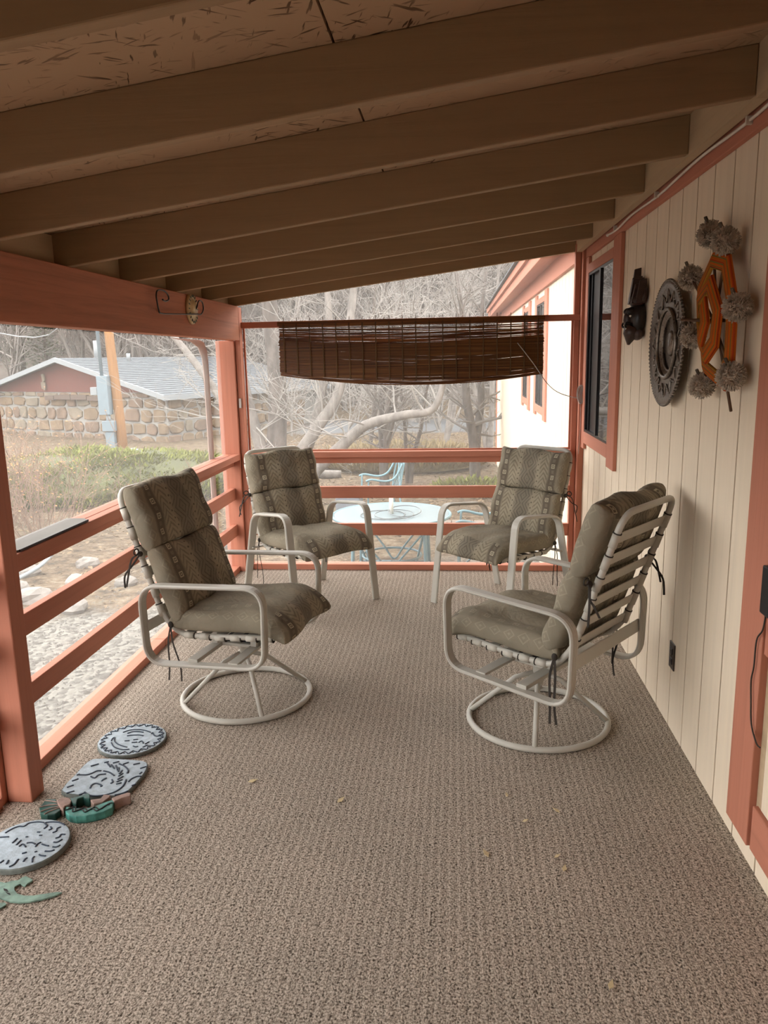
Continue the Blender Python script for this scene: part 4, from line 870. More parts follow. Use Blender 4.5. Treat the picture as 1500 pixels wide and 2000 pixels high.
S2=[[(-1.473,2.643),(-1.442,2.645),(-1.428,2.657),(-1.415,2.676),(-1.399,2.677)],[(-1.421,2.634),(-1.4,2.624),(-1.395,2.647),(-1.369,2.655)],[(-1.389,2.677),(-1.359,2.667),(-1.33,2.645)],[(-1.362,2.603),(-1.361,2.615),(-1.353,2.627)],[(-1.32,2.589),(-1.316,2.6),(-1.327,2.617)],[(-1.384,2.552),(-1.388,2.574),(-1.378,2.586),(-1.361,2.581),(-1.346,2.571),(-1.35,2.565)],[(-1.393,2.525),(-1.365,2.505),(-1.332,2.502),(-1.299,2.514),(-1.275,2.537),(-1.264,2.576),(-1.271,2.62)],[(-1.287,2.665),(-1.293,2.689),(-1.32,2.717),(-1.35,2.734)],[(-1.401,2.737),(-1.374,2.708)],[(-1.379,2.726),(-1.353,2.697)],[(-1.357,2.721),(-1.335,2.686)],[(-1.337,2.704),(-1.327,2.675)],[(-1.316,2.687),(-1.316,2.658)],[(-1.303,2.664),(-1.312,2.641)],[(-1.293,2.642),(-1.305,2.618)],[(-1.286,2.619),(-1.301,2.601)],[(-1.28,2.597),(-1.296,2.585)],[(-1.458,2.513),(-1.436,2.53)],[(-1.476,2.552),(-1.459,2.57)],[(-1.479,2.597),(-1.462,2.615)],[(-1.481,2.64),(-1.473,2.649)],[(-1.457,2.709),(-1.433,2.729)],[(-1.415,2.739),(-1.4,2.749)],[(-1.378,2.738),(-1.358,2.752)],[(-1.332,2.732),(-1.316,2.748)],[(-1.29,2.731),(-1.267,2.744)],[(-1.249,2.703),(-1.231,2.719)],[(-1.235,2.662),(-1.232,2.677)],[(-1.255,2.604),(-1.252,2.627),(-1.237,2.645),(-1.222,2.646)],[(-1.231,2.578),(-1.22,2.589)],[(-1.269,2.511),(-1.245,2.525),(-1.23,2.542)],[(-1.405,2.505),(-1.39,2.519)]]
S4=[[(-1.544,2.253),(-1.533,2.278),(-1.517,2.293),(-1.5,2.294),(-1.491,2.314),(-1.463,2.322),(-1.441,2.32)],[(-1.422,2.285),(-1.42,2.302),(-1.436,2.318),(-1.415,2.325),(-1.387,2.324),(-1.359,2.311)],[(-1.401,2.278),(-1.395,2.287),(-1.404,2.297)],[(-1.38,2.265),(-1.371,2.274),(-1.376,2.29),(-1.367,2.299)],[(-1.354,2.235),(-1.344,2.243),(-1.345,2.257),(-1.331,2.258)],[(-1.349,2.214),(-1.336,2.215),(-1.328,2.231)],[(-1.339,2.189),(-1.326,2.189),(-1.318,2.2)],[(-1.353,2.165),(-1.334,2.166),(-1.325,2.174)],[(-1.363,2.147),(-1.354,2.142),(-1.337,2.141)],[(-1.364,2.107),(-1.374,2.126),(-1.373,2.136)],[(-1.395,2.108),(-1.397,2.12),(-1.393,2.128)],[(-1.427,2.08),(-1.418,2.094),(-1.419,2.114),(-1.416,2.119)],[(-1.468,2.096),(-1.464,2.111)],[(-1.444,2.093),(-1.448,2.112)],[(-1.487,2.2),(-1.485,2.227)],[(-1.468,2.191),(-1.466,2.217)],[(-1.548,2.228),(-1.52,2.233)],[(-1.454,2.184),(-1.448,2.197),(-1.43,2.183)],[(-1.438,2.203),(-1.423,2.207),(-1.406,2.2)],[(-1.397,2.185),(-1.399,2.2),(-1.392,2.211)],[(-1.423,2.148),(-1.411,2.156)],[(-1.385,2.158),(-1.379,2.163)],[(-1.435,2.265),(-1.425,2.265)],[(-1.418,2.247),(-1.408,2.248)],[(-1.46,2.236),(-1.453,2.237)],[(-1.383,2.201),(-1.366,2.195),(-1.355,2.193)]]
def rel(poly, c): return [(a - c[0], b - c[1]) for a, b in poly]
def strokes(lines, c, z, name, mat, parent, r=0.0028):
    for s in lines:
        p = [Vector((a - c[0], b - c[1], z)) for a, b in s]
        p = crspline(p, 4) if len(p) > 2 else p
        MB().strap(p, (0, 0, 1), 0.004, r * 1.8).build(name, mat, parent)
def disc(c, r, t, name, label, lines):
    o = tag(empty(name, (c[0], c[1], 0)), label, 'plaque', 'plaques lying on the carpet')
    MB().lathe([(r - 0.006, 0.0), (r, 0.003), (r, t - 0.004), (r - 0.003, t - 0.001)], 56).build('edge', 'plaque_rim', o, False)
    MB().lathe([(r - 0.004, t - 0.003), (r - 0.004, t - 0.0005), (r - 0.008, t)], 56).build('face', 'plaque_blue', o, False)
    strokes(lines, c, t + 0.0008, 'carved_line', 'plaque_line', o)
    return o
C1 = (-1.383, 2.942); C4 = (-1.440, 2.205)
d1 = disc(C1, 0.143, 0.018, 'round_plaque', 'pale blue round plaque with zigzag rim, farthest of the floor ornaments', S1)
for k in range(22):
    a = 2 * PI * k / 22; p = [Vector((q * math.cos(a + s), q * math.sin(a + s), 0.0188)) for q, s in ((0.132, -0.13), (0.112, 0.0), (0.132, 0.13))]
    MB().strap(p, (0, 0, 1), 0.004, 0.005).build('carved_line', 'plaque_line', d1)
    MB().blob((0.126 * math.cos(a), 0.126 * math.sin(a), 0.0178), (0.004, 0.004, 0.002), 6, 4).build('carved_dot', 'plaque_line', d1)
disc(C4, 0.139, 0.022, 'sun_plaque', 'pale blue round sun plaque cut by the picture edge, near the post', S4)
C2 = (-1.36, 2.64)
p2 = tag(empty('curved_plaque', (C2[0], C2[1], 0)), 'pale blue square plaque with bowed sides lying between disc and clay figure', 'plaque', 'plaques lying on the carpet')
q2 = [tuple(p[:2]) for p in crspline([(a, b, 0) for a, b in rel(P2 + P2[:1], C2)], 3)][:-1]
MB().prism(q2, 0.0, 0.015).build('edge', 'plaque_rim', p2)
MB().prism([(a * 0.975, b * 0.975) for a, b in q2], 0.0155, 0.0175).build('face', 'plaque_blue', p2)
strokes(S2, C2, 0.0183, 'carved_line', 'plaque_line', p2, 0.0034)
CK = (-1.34, 2.42)
kk = tag(empty('clay_figure', (CK[0], CK[1], 0)), 'teal and brown clay flute player figure lying beside the post foot', 'figure', None)
for poly, nm, mt, h in ((KB, 'body', 'teal_glaze', 0.030), (KH, 'head', 'clay_pink', 0.034), (KF, 'headdress', 'teal_dark', 0.026), (KA, 'arm', 'teal_dark', 0.036), (KL, 'leg', 'clay_pink', 0.033), (KT, 'foot', 'clay_pink', 0.035)):
    MB().prism(rel(poly, CK), 0.0, h).build(nm, mt, kk, bevel=0.003)
zz = [(-1.395, 2.386), (-1.375, 2.398), (-1.362, 2.377), (-1.338, 2.394), (-1.318, 2.378), (-1.302, 2.402), (-1.278, 2.388), (-1.262, 2.425), (-1.25, 2.43)]
strokes([zz, [(a + 0.006, b + 0.010) for a, b in zz]], CK, 0.0312, 'painted_line', 'clay_line', kk, 0.002)
strokes([[(-1.422, 2.42), (-1.46, 2.40), (-1.485, 2.378)], [(-1.43, 2.428), (-1.475, 2.42), (-1.503, 2.405)], [(-1.425, 2.41), (-1.45, 2.385), (-1.463, 2.364)], [(-1.436, 2.436), (-1.48, 2.445), (-1.508, 2.448)]], CK, 0.0268, 'painted_line', 'clay_pink', kk, 0.002)
lz_ = tag(empty('metal_lizard', (-1.35, 1.98, 0)), 'flat verdigris metal lizard on the carpet, nearest floor ornament', 'ornament')
MB().prism(rel(LZ, (-1.35, 1.98)), 0.002, 0.007).build('body', 'verdigris', lz_)
MB().prism(rel(LF, (-1.35, 1.98)), 0.002, 0.007).build('foot', 'verdigris', lz_)
for sp in ([(-1.40, 2.0), (-1.385, 1.996), (-1.375, 1.985), (-1.392, 1.99)], [(-1.385, 1.985), (-1.37, 1.975), (-1.36, 1.972), (-1.366, 1.979)]):
    MB().prism(rel(sp, (-1.35, 1.98)), 0.0072, 0.0078).build('cut_mark', 'clay_line', lz_)
for k, (x, yv, a) in enumerate(((0.33, 2.27, 0.4), (0.345, 2.21, 1.2), (0.10, 2.27, 2.0), (0.245, 2.46, 0.2), (0.36, 2.53, 2.4), (-0.42, 2.55, 0.9), (0.19, 2.62, 1.7), (0.40, 1.75, 1.1), (-0.78, 2.66, 0.3))):
    s = 0.011 + 0.004 * ((k * 7) % 3)
    m = MB(); m.add([(-s, 0, 0.0), (-0.3 * s, 0.5 * s, 0.003), (s, 0.1 * s, 0.008), (-0.2 * s, -0.5 * s, 0.003), (-s, 0, -0.002), (-0.3 * s, 0.5 * s, 0.001), (s, 0.1 * s, 0.006), (-0.2 * s, -0.5 * s, 0.001)], [(0, 3, 2, 1), (4, 5, 6, 7), (0, 1, 5, 4), (1, 2, 6, 5), (2, 3, 7, 6), (3, 0, 4, 7)])
    o = m.build('leaf_crumb', 'dry_leaf'); o.location = (x, yv, 0.004); o.rotation_euler = (0.1, 0.1, a); tag(o, 'tiny pale dry leaf crumb lying on the open carpet', 'leaf', 'leaf crumbs on the carpet')

# ------------------------------------------------------------------ the yard
def gz(x, y):
    z = -0.62 - 0.28 * min(1.0, max(0.0, (y - 8) / 9.0))
    if y > 34: z += (y - 34) * 0.16 + max(0, y - 48) * 0.10
    if x < -16: z += (-16 - x) * 0.10
    return z
nx, ny = 90, 100
xs = [-80 + 130 * (i / nx) for i in range(nx + 1)]; ysg = [-14 + 134 * (j / ny) ** 1.5 for j in range(ny + 1)]
g = MB()
for j in range(ny + 1):
    for i in range(nx + 1):
        x, yv = xs[i], ysg[j]; g.v.append((x, yv, gz(x, yv) + 0.03 * math.sin(x * 1.3 + yv) * math.sin(yv * 0.9) * (1 if yv > 7 else 0.2) + (1.5 * math.sin(x * 0.11) * math.sin(yv * 0.07 + 1) if yv > 45 else 0)))
g.f = [(j * (nx + 1) + i, j * (nx + 1) + i + 1, (j + 1) * (nx + 1) + i + 1, (j + 1) * (nx + 1) + i) for j in range(ny) for i in range(nx)]
struct(g.build('ground', 'yard', None, True), 'gravel yard with leaf litter rising into a brown hillside')

# loose pebbles along the porch side
r = random.Random(21); m = MB()
for k in range(5200):
    x = r.uniform(-4.6, -1.95); yv = r.uniform(3.2, 8.2)
    if yv - 0.55 * x > 9.0 + r.uniform(-0.8, 0.8): continue
    s = r.uniform(0.010, 0.024); a = r.uniform(0, PI); ca, sa = math.cos(a) * s, math.sin(a) * s; z = -0.63
    m.add([(x + ca, yv + sa, z), (x - sa * 0.7, yv + ca * 0.7, z), (x - ca, yv - sa, z), (x + sa * 0.7, yv - ca * 0.7, z), (x + ca * 0.2, yv + sa * 0.1, z + s * 0.9)], [(0, 1, 4), (1, 2, 4), (2, 3, 4), (3, 0, 4)])
stuff(tag(m.build('gravel', 'pebble'), 'pale loose gravel strewn outside along the side railing', 'gravel'))
# fallen leaves
m = MB()
for k in range(9000):
    if k % 3: x = r.uniform(-6, 2.4); yv = r.uniform(9.6, 26)
    else: x = r.uniform(-12, -3.2); yv = r.uniform(6.4, 18)
    if x > 0.85 and yv < 17.5: continue
    z = gz(x, yv) + r.uniform(0.0, 0.05); s = r.uniform(0.02, 0.05); a = r.uniform(0, PI); t = r.uniform(-0.5, 0.5)
    m.add([(x + math.cos(a) * s, yv + math.sin(a) * s, z + t * s), (x - math.sin(a) * s * 0.6, yv + math.cos(a) * s * 0.6, z + 0.01), (x - math.cos(a) * s, yv - math.sin(a) * s, z - t * s), (x + math.sin(a) * s * 0.6, yv - math.cos(a) * s * 0.6, z + 0.012)], [(0, 1, 2, 3)])
stuff(tag(m.build('leaves', 'litter'), 'tan fallen leaves littering the yard', 'leaves'))

# garden rocks seen between the rails
r = random.Random(5)
spots = [(-3.82, 7.2, 0.17), (-4.05, 6.75, 0.20), (-3.5, 6.5, 0.15), (-4.35, 7.05, 0.14), (-3.35, 7.3, 0.12), (-4.6, 7.6, 0.16), (-3.15, 7.9, 0.13), (-4.1, 8.0, 0.14), (-3.0, 8.4, 0.16), (-3.65, 8.5, 0.11), (-2.75, 9.1, 0.15), (-4.9, 7.1, 0.13)]
KINDS = ['pale rock among the leaves, just past the post at mid-rail height', 'largest pale rock at the gravel edge beside the post', 'pale rock resting on the gravel in front of the leaf litter', 'smaller pale rock tucked behind the largest one near the post', 'small pale rock by itself between post and first chair', 'pale rock lying against the grey pipe', 'pale rock seen just behind the swivel chair back', 'pale rock at the far tip of the grey pipe', 'broad pale rock low between the chair and the corner rails', 'small pale rock deep in the leaves beyond the chair back', 'farthest pale rock toward the corner post', 'pale rock on the near side of the grey pipe']
for (x, yv, s), kd in zip(spots, KINDS):
    o = MB().blob((0, 0, s * 0.22), (s, s * r.uniform(0.6, 0.85), s * r.uniform(0.42, 0.6)), 9, 6, 0.13, r).build('garden_rock', 'rock_pale'); o.location = (x, yv, gz(x, yv)); o.rotation_euler = (0, 0, r.uniform(0, 3))
    tag(o, kd, 'rock', 'rocks edging the gravel')
tag(MB().tube(crspline([(-4.62, 7.0, -0.60), (-4.40, 7.5, -0.50), (-4.5, 8.2, -0.40), (-4.72, 8.9, -0.36)], 6), 0.022, 8).build('drain_pipe', 'pipe_grey', None, True), 'grey plastic pipe lying across the leaf litter behind the rails', 'pipe')

# stone house beyond the yard
HC = Vector((-9.15, 24.0, 0)); u1 = Vector((0.43, 0.90, 0)).normalized(); u2 = Vector((-0.90, 0.43, 0)).normalized()
hs = tag(empty('stone_house', (HC.x, HC.y, -1.05)), 'low stone house with dark red gable and pale grey shingle roof', 'house')
LW, LL = 9.6, 8.5; EV, RG = 1.74, 2.88                               # eave and ridge above the house base
H = lambda a, b, z: tuple(u1 * a + u2 * b + Vector((0, 0, z)))          # a along the ridge, b across the gable
MB().hexa([H(0.06, 0.06, -0.3), H(LL, 0.06, -0.3), H(LL, LW - 0.06, -0.3), H(0.06, LW - 0.06, -0.3), H(0.06, 0.06, EV), H(LL, 0.06, EV), H(LL, LW - 0.06, EV), H(0.06, LW - 0.06, EV)][::1]).build('masonry_core', 'mortar', hs)
MB().prism([(0.0, EV - 0.02), (LW, EV - 0.02), (LW / 2, RG - 0.06)], 0.02, 0.06, lambda a, b, h: H(h, a, b)).build('gable_panel', 'gable_red', hs)
MB().prism([(0.0, EV - 0.02), (LW, EV - 0.02), (LW / 2, RG - 0.06)], LL - 0.1, LL, lambda a, b, h: H(h, a, b)).build('gable_panel', 'gable_red', hs)
def stone(c, ax, nrm, w, h, d, mat):
    n = r.randint(7, 9); poly = []
    for k in range(n):
        a = 2 * PI * (k + r.uniform(-0.18, 0.18)) / n; ca, sa = math.cos(a), math.sin(a); q = 1.0 / max(abs(ca), abs(sa)) ** 0.85 * r.uniform(0.84, 0.98)
        poly.append((ca * q * w / 2, sa * q * h / 2))
    P = lambda k, dd: [tuple(c + ax * (a * k) + Vector((0, 0, b * k)) + nrm * dd) for a, b in poly]
    m = MB(); vs = P(1.0, 0) + P(0.98, d * 0.7) + P(0.82, d); fs = [tuple(range(2 * n, 3 * n))]
    for s in range(2): fs += [(s * n + i, s * n + (i + 1) % n, (s + 1) * n + (i + 1) % n, (s + 1) * n + i) for i in range(n)]
    m.add(vs, fs); return m.build('stone', mat, hs)
def stone_wall(ax, nrm, off, length, maxlen):
    z = -0.05; 
    while z < EV - 0.18:
        h = min(r.uniform(0.32, 0.48), EV - 0.03 - z); s = r.uniform(0, 0.1)
        while s < min(length, maxlen):
            w = r.uniform(0.36, 0.88); c = off + ax * (s + w / 2) + Vector((0, 0, z + h / 2 + r.uniform(-0.02, 0.02)))
            stone(c, ax, nrm, w - 0.02, h - 0.01, r.uniform(0.05, 0.09), r.choice(['stone_tan', 'stone_rose', 'stone_pale', 'stone_tan'])); s += w
        z += h
stone_wall(u2, -u1, u1 * 0.06, LW, 9.4)
stone_wall(u1, -u2, u2 * 0.06, LL, 7.0)
def slope_pt(a, t, lift): b = -0.28 + t * (LW / 2 + 0.28); return H(a, b, EV - 0.10 + t * (RG - EV + 0.10) + lift)
for k in range(22):                                                  # shingle courses on the near slope
    t0, t1 = k / 22, (k + 1.15) / 22
    c = MB(); c.hexa([slope_pt(-0.35, t0, 0.0), slope_pt(LL + 0.3, t0, 0.0), slope_pt(LL + 0.3, min(1, t1), 0.0), slope_pt(-0.35, min(1, t1), 0.0), slope_pt(-0.35, t0, 0.035), slope_pt(LL + 0.3, t0, 0.035), slope_pt(LL + 0.3, min(1, t1), 0.006), slope_pt(-0.35, min(1, t1), 0.006)])
    c.build('shingle_course', 'shingle_grey', hs)
MB().hexa([H(-0.35, LW / 2, RG - 0.06), H(LL + 0.3, LW / 2, RG - 0.06), H(LL + 0.3, LW + 0.42, EV - 0.16), H(-0.35, LW + 0.42, EV - 0.16), H(-0.35, LW / 2, RG), H(LL + 0.3, LW / 2, RG), H(LL + 0.3, LW + 0.42, EV - 0.10), H(-0.35, LW + 0.42, EV - 0.10)]).build('far_slope', 'shingle_grey', hs)
for (b0, z0, b1, z1) in ((-0.28, EV - 0.10, LW / 2, RG), (LW / 2, RG, LW + 0.42, EV - 0.10)):
    MB().hexa([H(-0.40, b0, z0 - 0.13), H(-0.34, b0, z0 - 0.13), H(-0.34, b1, z1 - 0.13), H(-0.40, b1, z1 - 0.13), H(-0.40, b0, z0 + 0.03), H(-0.34, b0, z0 + 0.03), H(-0.34, b1, z1 + 0.03), H(-0.40, b1, z1 + 0.03)]).build('rake_board', 'fascia_pale', hs)
MB().hexa([H(-0.4, -0.33, EV - 0.24), H(LL + 0.3, -0.33, EV - 0.24), H(LL + 0.3, -0.27, EV - 0.24), H(-0.4, -0.27, EV - 0.24), H(-0.4, -0.33, EV - 0.08), H(LL + 0.3, -0.33, EV - 0.08), H(LL + 0.3, -0.27, EV - 0.08), H(-0.4, -0.27, EV - 0.08)]).build('eave_board', 'fascia_pale', hs)
for bb_, w_, z_ in ((5.60, 0.50, 1.50), (4.88, 0.85, 1.53), (4.02, 0.80, 1.53), (3.24, 0.68, 1.50)):
    MB().hexa([H(-0.18, bb_ - w_ / 2, z_ - 0.06), H(-0.05, bb_ - w_ / 2, z_ - 0.06), H(-0.05, bb_ + w_ / 2, z_ - 0.06), H(-0.18, bb_ + w_ / 2, z_ - 0.06), H(-0.18, bb_ - w_ / 2, z_ + 0.10), H(-0.05, bb_ - w_ / 2, z_ + 0.10), H(-0.05, bb_ + w_ / 2, z_ + 0.10), H(-0.18, bb_ + w_ / 2, z_ + 0.10)]).build('shelf_plank', 'old_plank', hs)
MB().prism([(-0.08, -0.28), (0.10, -0.22), (0.12, 0.0), (0.02, 0.02), (0.06, 0.28), (-0.08, 0.30), (-0.10, 0.06), (-0.03, 0.02), (-0.12, -0.05)], 0.0, 0.05, lambda a, b, h: H(-0.02 - h, 6.0 + a, 2.06 + b)).build('wall_ornament', 'stone_pale', hs)
MB().tube([H(1.6, LW / 2 + 0.2, RG - 0.1), H(1.6, LW / 2 + 0.2, RG + 0.62)], 0.13, 12).build('vent_pipe', 'fascia_pale', hs, True)
MB().tube([H(0.9, 2.6, 2.75), H(0.9, 2.6, 3.0)], 0.07, 8).build('roof_lamp', 'fascia_pale', hs, True)

# power pole with its meter
pp = tag(empty('power_pole', (-8.62, 19.3, -0.95)), 'tan wooden power pole with pale blue meter boxes before the stone house', 'pole')
MB().tube([(0, 0, -0.2), (-0.02, 0, 1.2), (-0.10, 0, 3.0), (-0.18, 0.0, 6.5)], [0.145, 0.13, 0.115, 0.10], 14).build('pole_shaft', 'pole_wood', pp, True)
MB().box(-0.42, -0.14, -0.30, -0.06, 1.28, 2.26).build('meter_box', 'meter_blue', pp, bevel=0.01)
MB().box(-0.38, -0.06, -0.28, -0.06, 0.86, 1.12).build('meter_box', 'meter_blue', pp, bevel=0.01)
MB().box(-0.33, -0.10, -0.24, -0.08, 0.40, 0.84).build('meter_box', 'meter_blue', pp, bevel=0.01)
MB().tube([(-0.32, -0.16, 2.2), (-0.36, -0.16, 6.3)], 0.045, 8).build('conduit', 'meter_blue', pp, True)
MB().tube([(-0.24, -0.16, 1.10), (-0.24, -0.16, 1.30)], 0.06, 10).build('conduit', 'pipe_grey', pp, True)
MB().box(-0.62, -0.44, -0.26, -0.10, 1.78, 1.98).build('lamp_box', 'fascia_pale', pp, bevel=0.01)
MB().tube(crspline([(-0.10, -0.14, 1.4), (-0.08, -0.17, 0.9), (-0.14, -0.18, 0.5), (-0.05, -0.18, 0.3), (0.12, -0.20, 0.1)], 6), 0.014, 6).build('ground_wire', 'stone_pale', pp, True)
tag(MB().tube(crspline([(-8.8, 19.0, 5.2), (-11.5, 21.5, 2.45), (-17, 24, 3.4)], 8), 0.016, 5).build('overhead_wire', 'fascia_pale'), 'thin overhead wire running from the pole past the roof', 'wire')
bgm = MB(); bgm.blob((0, 0, 0.16), (0.20, 0.16, 0.22), 12, 9, 0.16, r); o = bgm.build('plastic_bag', 'bag_blue', None, True); o.location = (-8.18, 18.95, gz(-8, 19)); tag(o, 'pale blue plastic bag at the foot of the power pole', 'bag')

# juniper and dry shrub
def bush(name, c, rad, n, leafmat, coremat, label, seed, droop=0.0, ln=(0.10, 0.24)):
    rr = random.Random(seed); b = tag(empty(name, c), label, 'bush'); MB().blob((0, 0, rad[2] * 0.3), (rad[0] * 0.93, rad[1] * 0.93, rad[2] * 0.62), 18, 9, 0.06, rr).build('core', coremat, b, True)
    m = MB()
    for k in range(n):
        a = rr.uniform(0, 2 * PI); q = math.sqrt(rr.random()); x, yv = math.cos(a) * q, math.sin(a) * q; zt = math.sqrt(max(0.0, 1 - q * q)) * (0.86 + 0.14 * math.sin(7 * x + 3) * math.sin(6 * yv))
        p = Vector((x * rad[0], yv * rad[1], zt * rad[2] * rr.uniform(0.72, 1.0) + 0.05)); d = Vector((x * 0.8 + rr.uniform(-0.6, 0.6), yv * 0.8 + rr.uniform(-0.6, 0.6), 0.35 + rr.uniform(-0.2, 0.5) - droop)).normalized(); l_ = rr.uniform(*ln)
        s = d.cross(Vector((0, 0, 1))); s = s.normalized() if s.length > 0.1 else Vector((1, 0, 0)); t = p + d * l_; w = l_ * 0.13; n2 = d.cross(s) * w * 0.6
        m.add([p, p + d * l_ * 0.55 + s * w, t, p + d * l_ * 0.55 - s * w, p + d * l_ * 0.5 + n2], [(0, 1, 4), (1, 2, 4), (2, 3, 4), (3, 0, 4)])
    stuff(m.build('foliage', leafmat, b)); return b
bush('juniper_bush', (-6.9, 14.3, -0.85), (3.3, 2.6, 0.80), 24000, 'juniper_green', 'juniper_core', 'low spreading green juniper in front of the stone house', 4, 0.1, (0.07, 0.17))
def grow(rr, p, d, rad, ln, depth, out, spread=0.6, segs=4, up=0.05, kids=(3, 5), shrink=0.62, thin=0.003):
    pts = [p.copy()]; rs_ = [rad]; dd = d.copy()
    for k in range(segs):
        dd = (dd + Vector((rr.uniform(-1, 1), rr.uniform(-1, 1), rr.uniform(-1, 1))) * 0.16 + Vector((0, 0, up))).normalized(); p = p + dd * ln / segs; pts.append(p.copy()); rs_.append(max(thin, rad * (1 - 0.62 * (k + 1) / segs)))
    out.append((pts, rs_))
    if depth > 0:
        for k in range(rr.randint(*kids)):
            i = rr.randint(1, segs); e = Vector((rr.uniform(-1, 1), rr.uniform(-1, 1), rr.uniform(-0.4, 1))).normalized()
            grow(rr, pts[i], (dd * (1 - spread) + e * spread).normalized(), max(thin, rs_[i] * 0.66), ln * shrink * rr.uniform(0.75, 1.15), depth - 1, out, spread, max(2, segs - 1), up, kids, shrink, thin)
    return out
def shrub(name, c, n, h, label, seed, leaves=True):
    rr = random.Random(seed); b = tag(empty(name, c), label, 'shrub'); m = MB(); lf = MB()
    for k in range(n):
        a = rr.uniform(0, 2 * PI); q = rr.uniform(0, 0.45); out = []
        grow(rr, Vector((math.cos(a) * q, math.sin(a) * q, 0)), Vector((math.cos(a) * 0.5, math.sin(a) * 0.5, 1)).normalized(), 0.008, h * rr.uniform(0.6, 1.0), 2, out, 0.5, 4, 0.02, (2, 4), 0.55, 0.0025)
        for pts, rs_ in out:
            m.tube(pts, rs_, 3, caps=False)
            if leaves and rr.random() < 0.5:
                p = pts[-1]; s = rr.uniform(0.012, 0.026); lf.add([p, p + Vector((s, s * 0.4, s * 0.2)), p + Vector((s * 1.6, 0, -s * 0.3)), p + Vector((s, -s * 0.5, -0.2 * s))], [(0, 1, 2, 3)])
    stuff(m.build('twigs', 'twig_brown', b)); 
    if leaves: stuff(lf.build('rust_leaves', 'rust_leaf', b))
    return b
shrub('dry_shrub', (-5.35, 9.3, -0.66), 42, 1.25, 'leafless brown shrub with rusty leaf tips next to the side rail', 31)
shrub('dry_shrub', (-6.5, 10.3, -0.7), 34, 1.2, 'leafless brown shrub behind, between the rusty one and the juniper', 32)
shrub('dry_shrub', (-4.1, 10.4, -0.7), 22, 0.7, 'low brown twiggy shrub in front of the juniper', 33, False)

# trees
def tube_tree(out, n0=7): 
    m = MB()
    for pts, rs_ in out: m.tube(pts, rs_, n0 if rs_[0] > 0.04 else (5 if rs_[0] > 0.015 else 3), caps=False)
    return m
def crooked(rr, pts, r0, r1): 
    p = crspline(pts, 5); return p, [r0 + (r1 - r0) * i / (len(p) - 1) for i in range(len(p))]
bt_ = tag(empty('cottonwood_tree', (-3.05, 13.2, -0.85)), 'large many-stemmed cottonwood with leaning pale limbs behind the corner', 'tree')
rr = random.Random(8)
p, q = crooked(rr, [(-0.05, 0, -0.2), (-0.06, 0, 0.9), (-0.02, 0.1, 2.0), (-0.12, 0.2, 4.2), (0.1, 0.3, 7)], 0.21, 0.10); MB().tube(p, q, 12).build('trunk', 'bark_dark', bt_, True)
LIMBS = [[(-0.05, -0.05, 0.05), (-0.28, -0.05, 0.8), (-0.46, 0, 1.5), (-0.62, 0, 2.4), (-1.0, 0.1, 4.6)], [(0.05, -0.08, 0.0), (0.32, -0.1, 0.75), (0.72, -0.1, 1.35), (1.1, 0, 2.0), (1.35, 0.2, 3.6), (1.6, 0.2, 5.2)],
         [(0.12, -0.12, -0.05), (0.62, -0.15, 0.55), (1.1, -0.2, 0.98), (1.55, -0.2, 1.35), (2.2, -0.3, 1.52), (2.7, -0.3, 1.62), (2.9, -0.2, 2.2)], [(0.1, 0.1, 0.1), (0.45, 0.2, 0.9), (0.62, 0.3, 1.5), (0.9, 0.3, 2.8), (0.8, 0.3, 4.6)], [(-0.1, 0.0, 0.1), (-0.45, 0.1, 0.55), (-0.85, 0.1, 1.5), (-1.6, 0.2, 2.6), (-2.4, 0.3, 3.5)]]
tw = []
for k, lp in enumerate(LIMBS):
    p, q = crooked(rr, lp, (0.15, 0.14, 0.13, 0.11, 0.11)[k], 0.045); MB().tube(p, q, 10).build('limb', 'bark_pale', bt_, True)
    for i in range(8, len(p)):
        if rr.random() < 0.55: grow(rr, p[i], Vector((rr.uniform(-1, 1), rr.uniform(-1, 1), rr.uniform(-0.2, 1))).normalized(), 0.018, rr.uniform(1.0, 2.0), 3, tw, 0.62, 4, 0.03, (2, 4), 0.6, 0.0035)
stuff(tube_tree(tw).build('branches', 'twig_white', bt_))
def slim_tree(x, yv, h, n, label, seed, mat='bark_dark', rad=0.07, lean=0.0):
    rr = random.Random(seed); t = tag(empty('slender_tree', (x, yv, gz(x, yv) - 0.05)), label, 'tree', 'slender bare trees in the back yard'); tw = []
    for k in range(n):
        a = rr.uniform(0, 6.28); e = 0.13 if n > 1 else 0.02
        pts = [(math.cos(a) * 0.05 * k, math.sin(a) * 0.05, 0)]
        for j in range(1, 6): f = j / 5; pts.append((math.cos(a) * e * h * f + rr.uniform(-0.05, 0.05) * h * 0.3 + lean * f * h, math.sin(a) * e * h * f, h * f))
        p, q = crooked(rr, pts, rad * rr.uniform(0.8, 1.1), rad * 0.25); MB().tube(p, q, 8).build('trunk', mat, t, True)
        for i in range(6, len(p), 1): grow(rr, p[i], Vector((rr.uniform(-1, 1), rr.uniform(-1, 1), rr.uniform(-0.1, 0.9))).normalized(), q[i] * 0.5, h * 0.2 * rr.uniform(0.6, 1.2), 2, tw, 0.6, 3, 0.03, (2, 4), 0.6, 0.0035)
    stuff(tube_tree(tw, 5).build('branches', 'twig_grey', t)); return t
slim_tree(-1.35, 14.2, 3.4, 3, 'three-stemmed slender dark tree behind the blue table', 51, rad=0.07)
slim_tree(-0.88, 15.0, 2.9, 2, 'twin-stemmed slender tree next to the blue chair back', 52, rad=0.05, lean=0.05)
slim_tree(0.40, 15.3, 4.2, 2, 'pair of straight dark trunks close to the house corner', 53, rad=0.11)
slim_tree(-2.2, 19.5, 5.0, 2, 'thin leaning tree between the cottonwood limbs and the lane', 54, rad=0.06, lean=0.1)
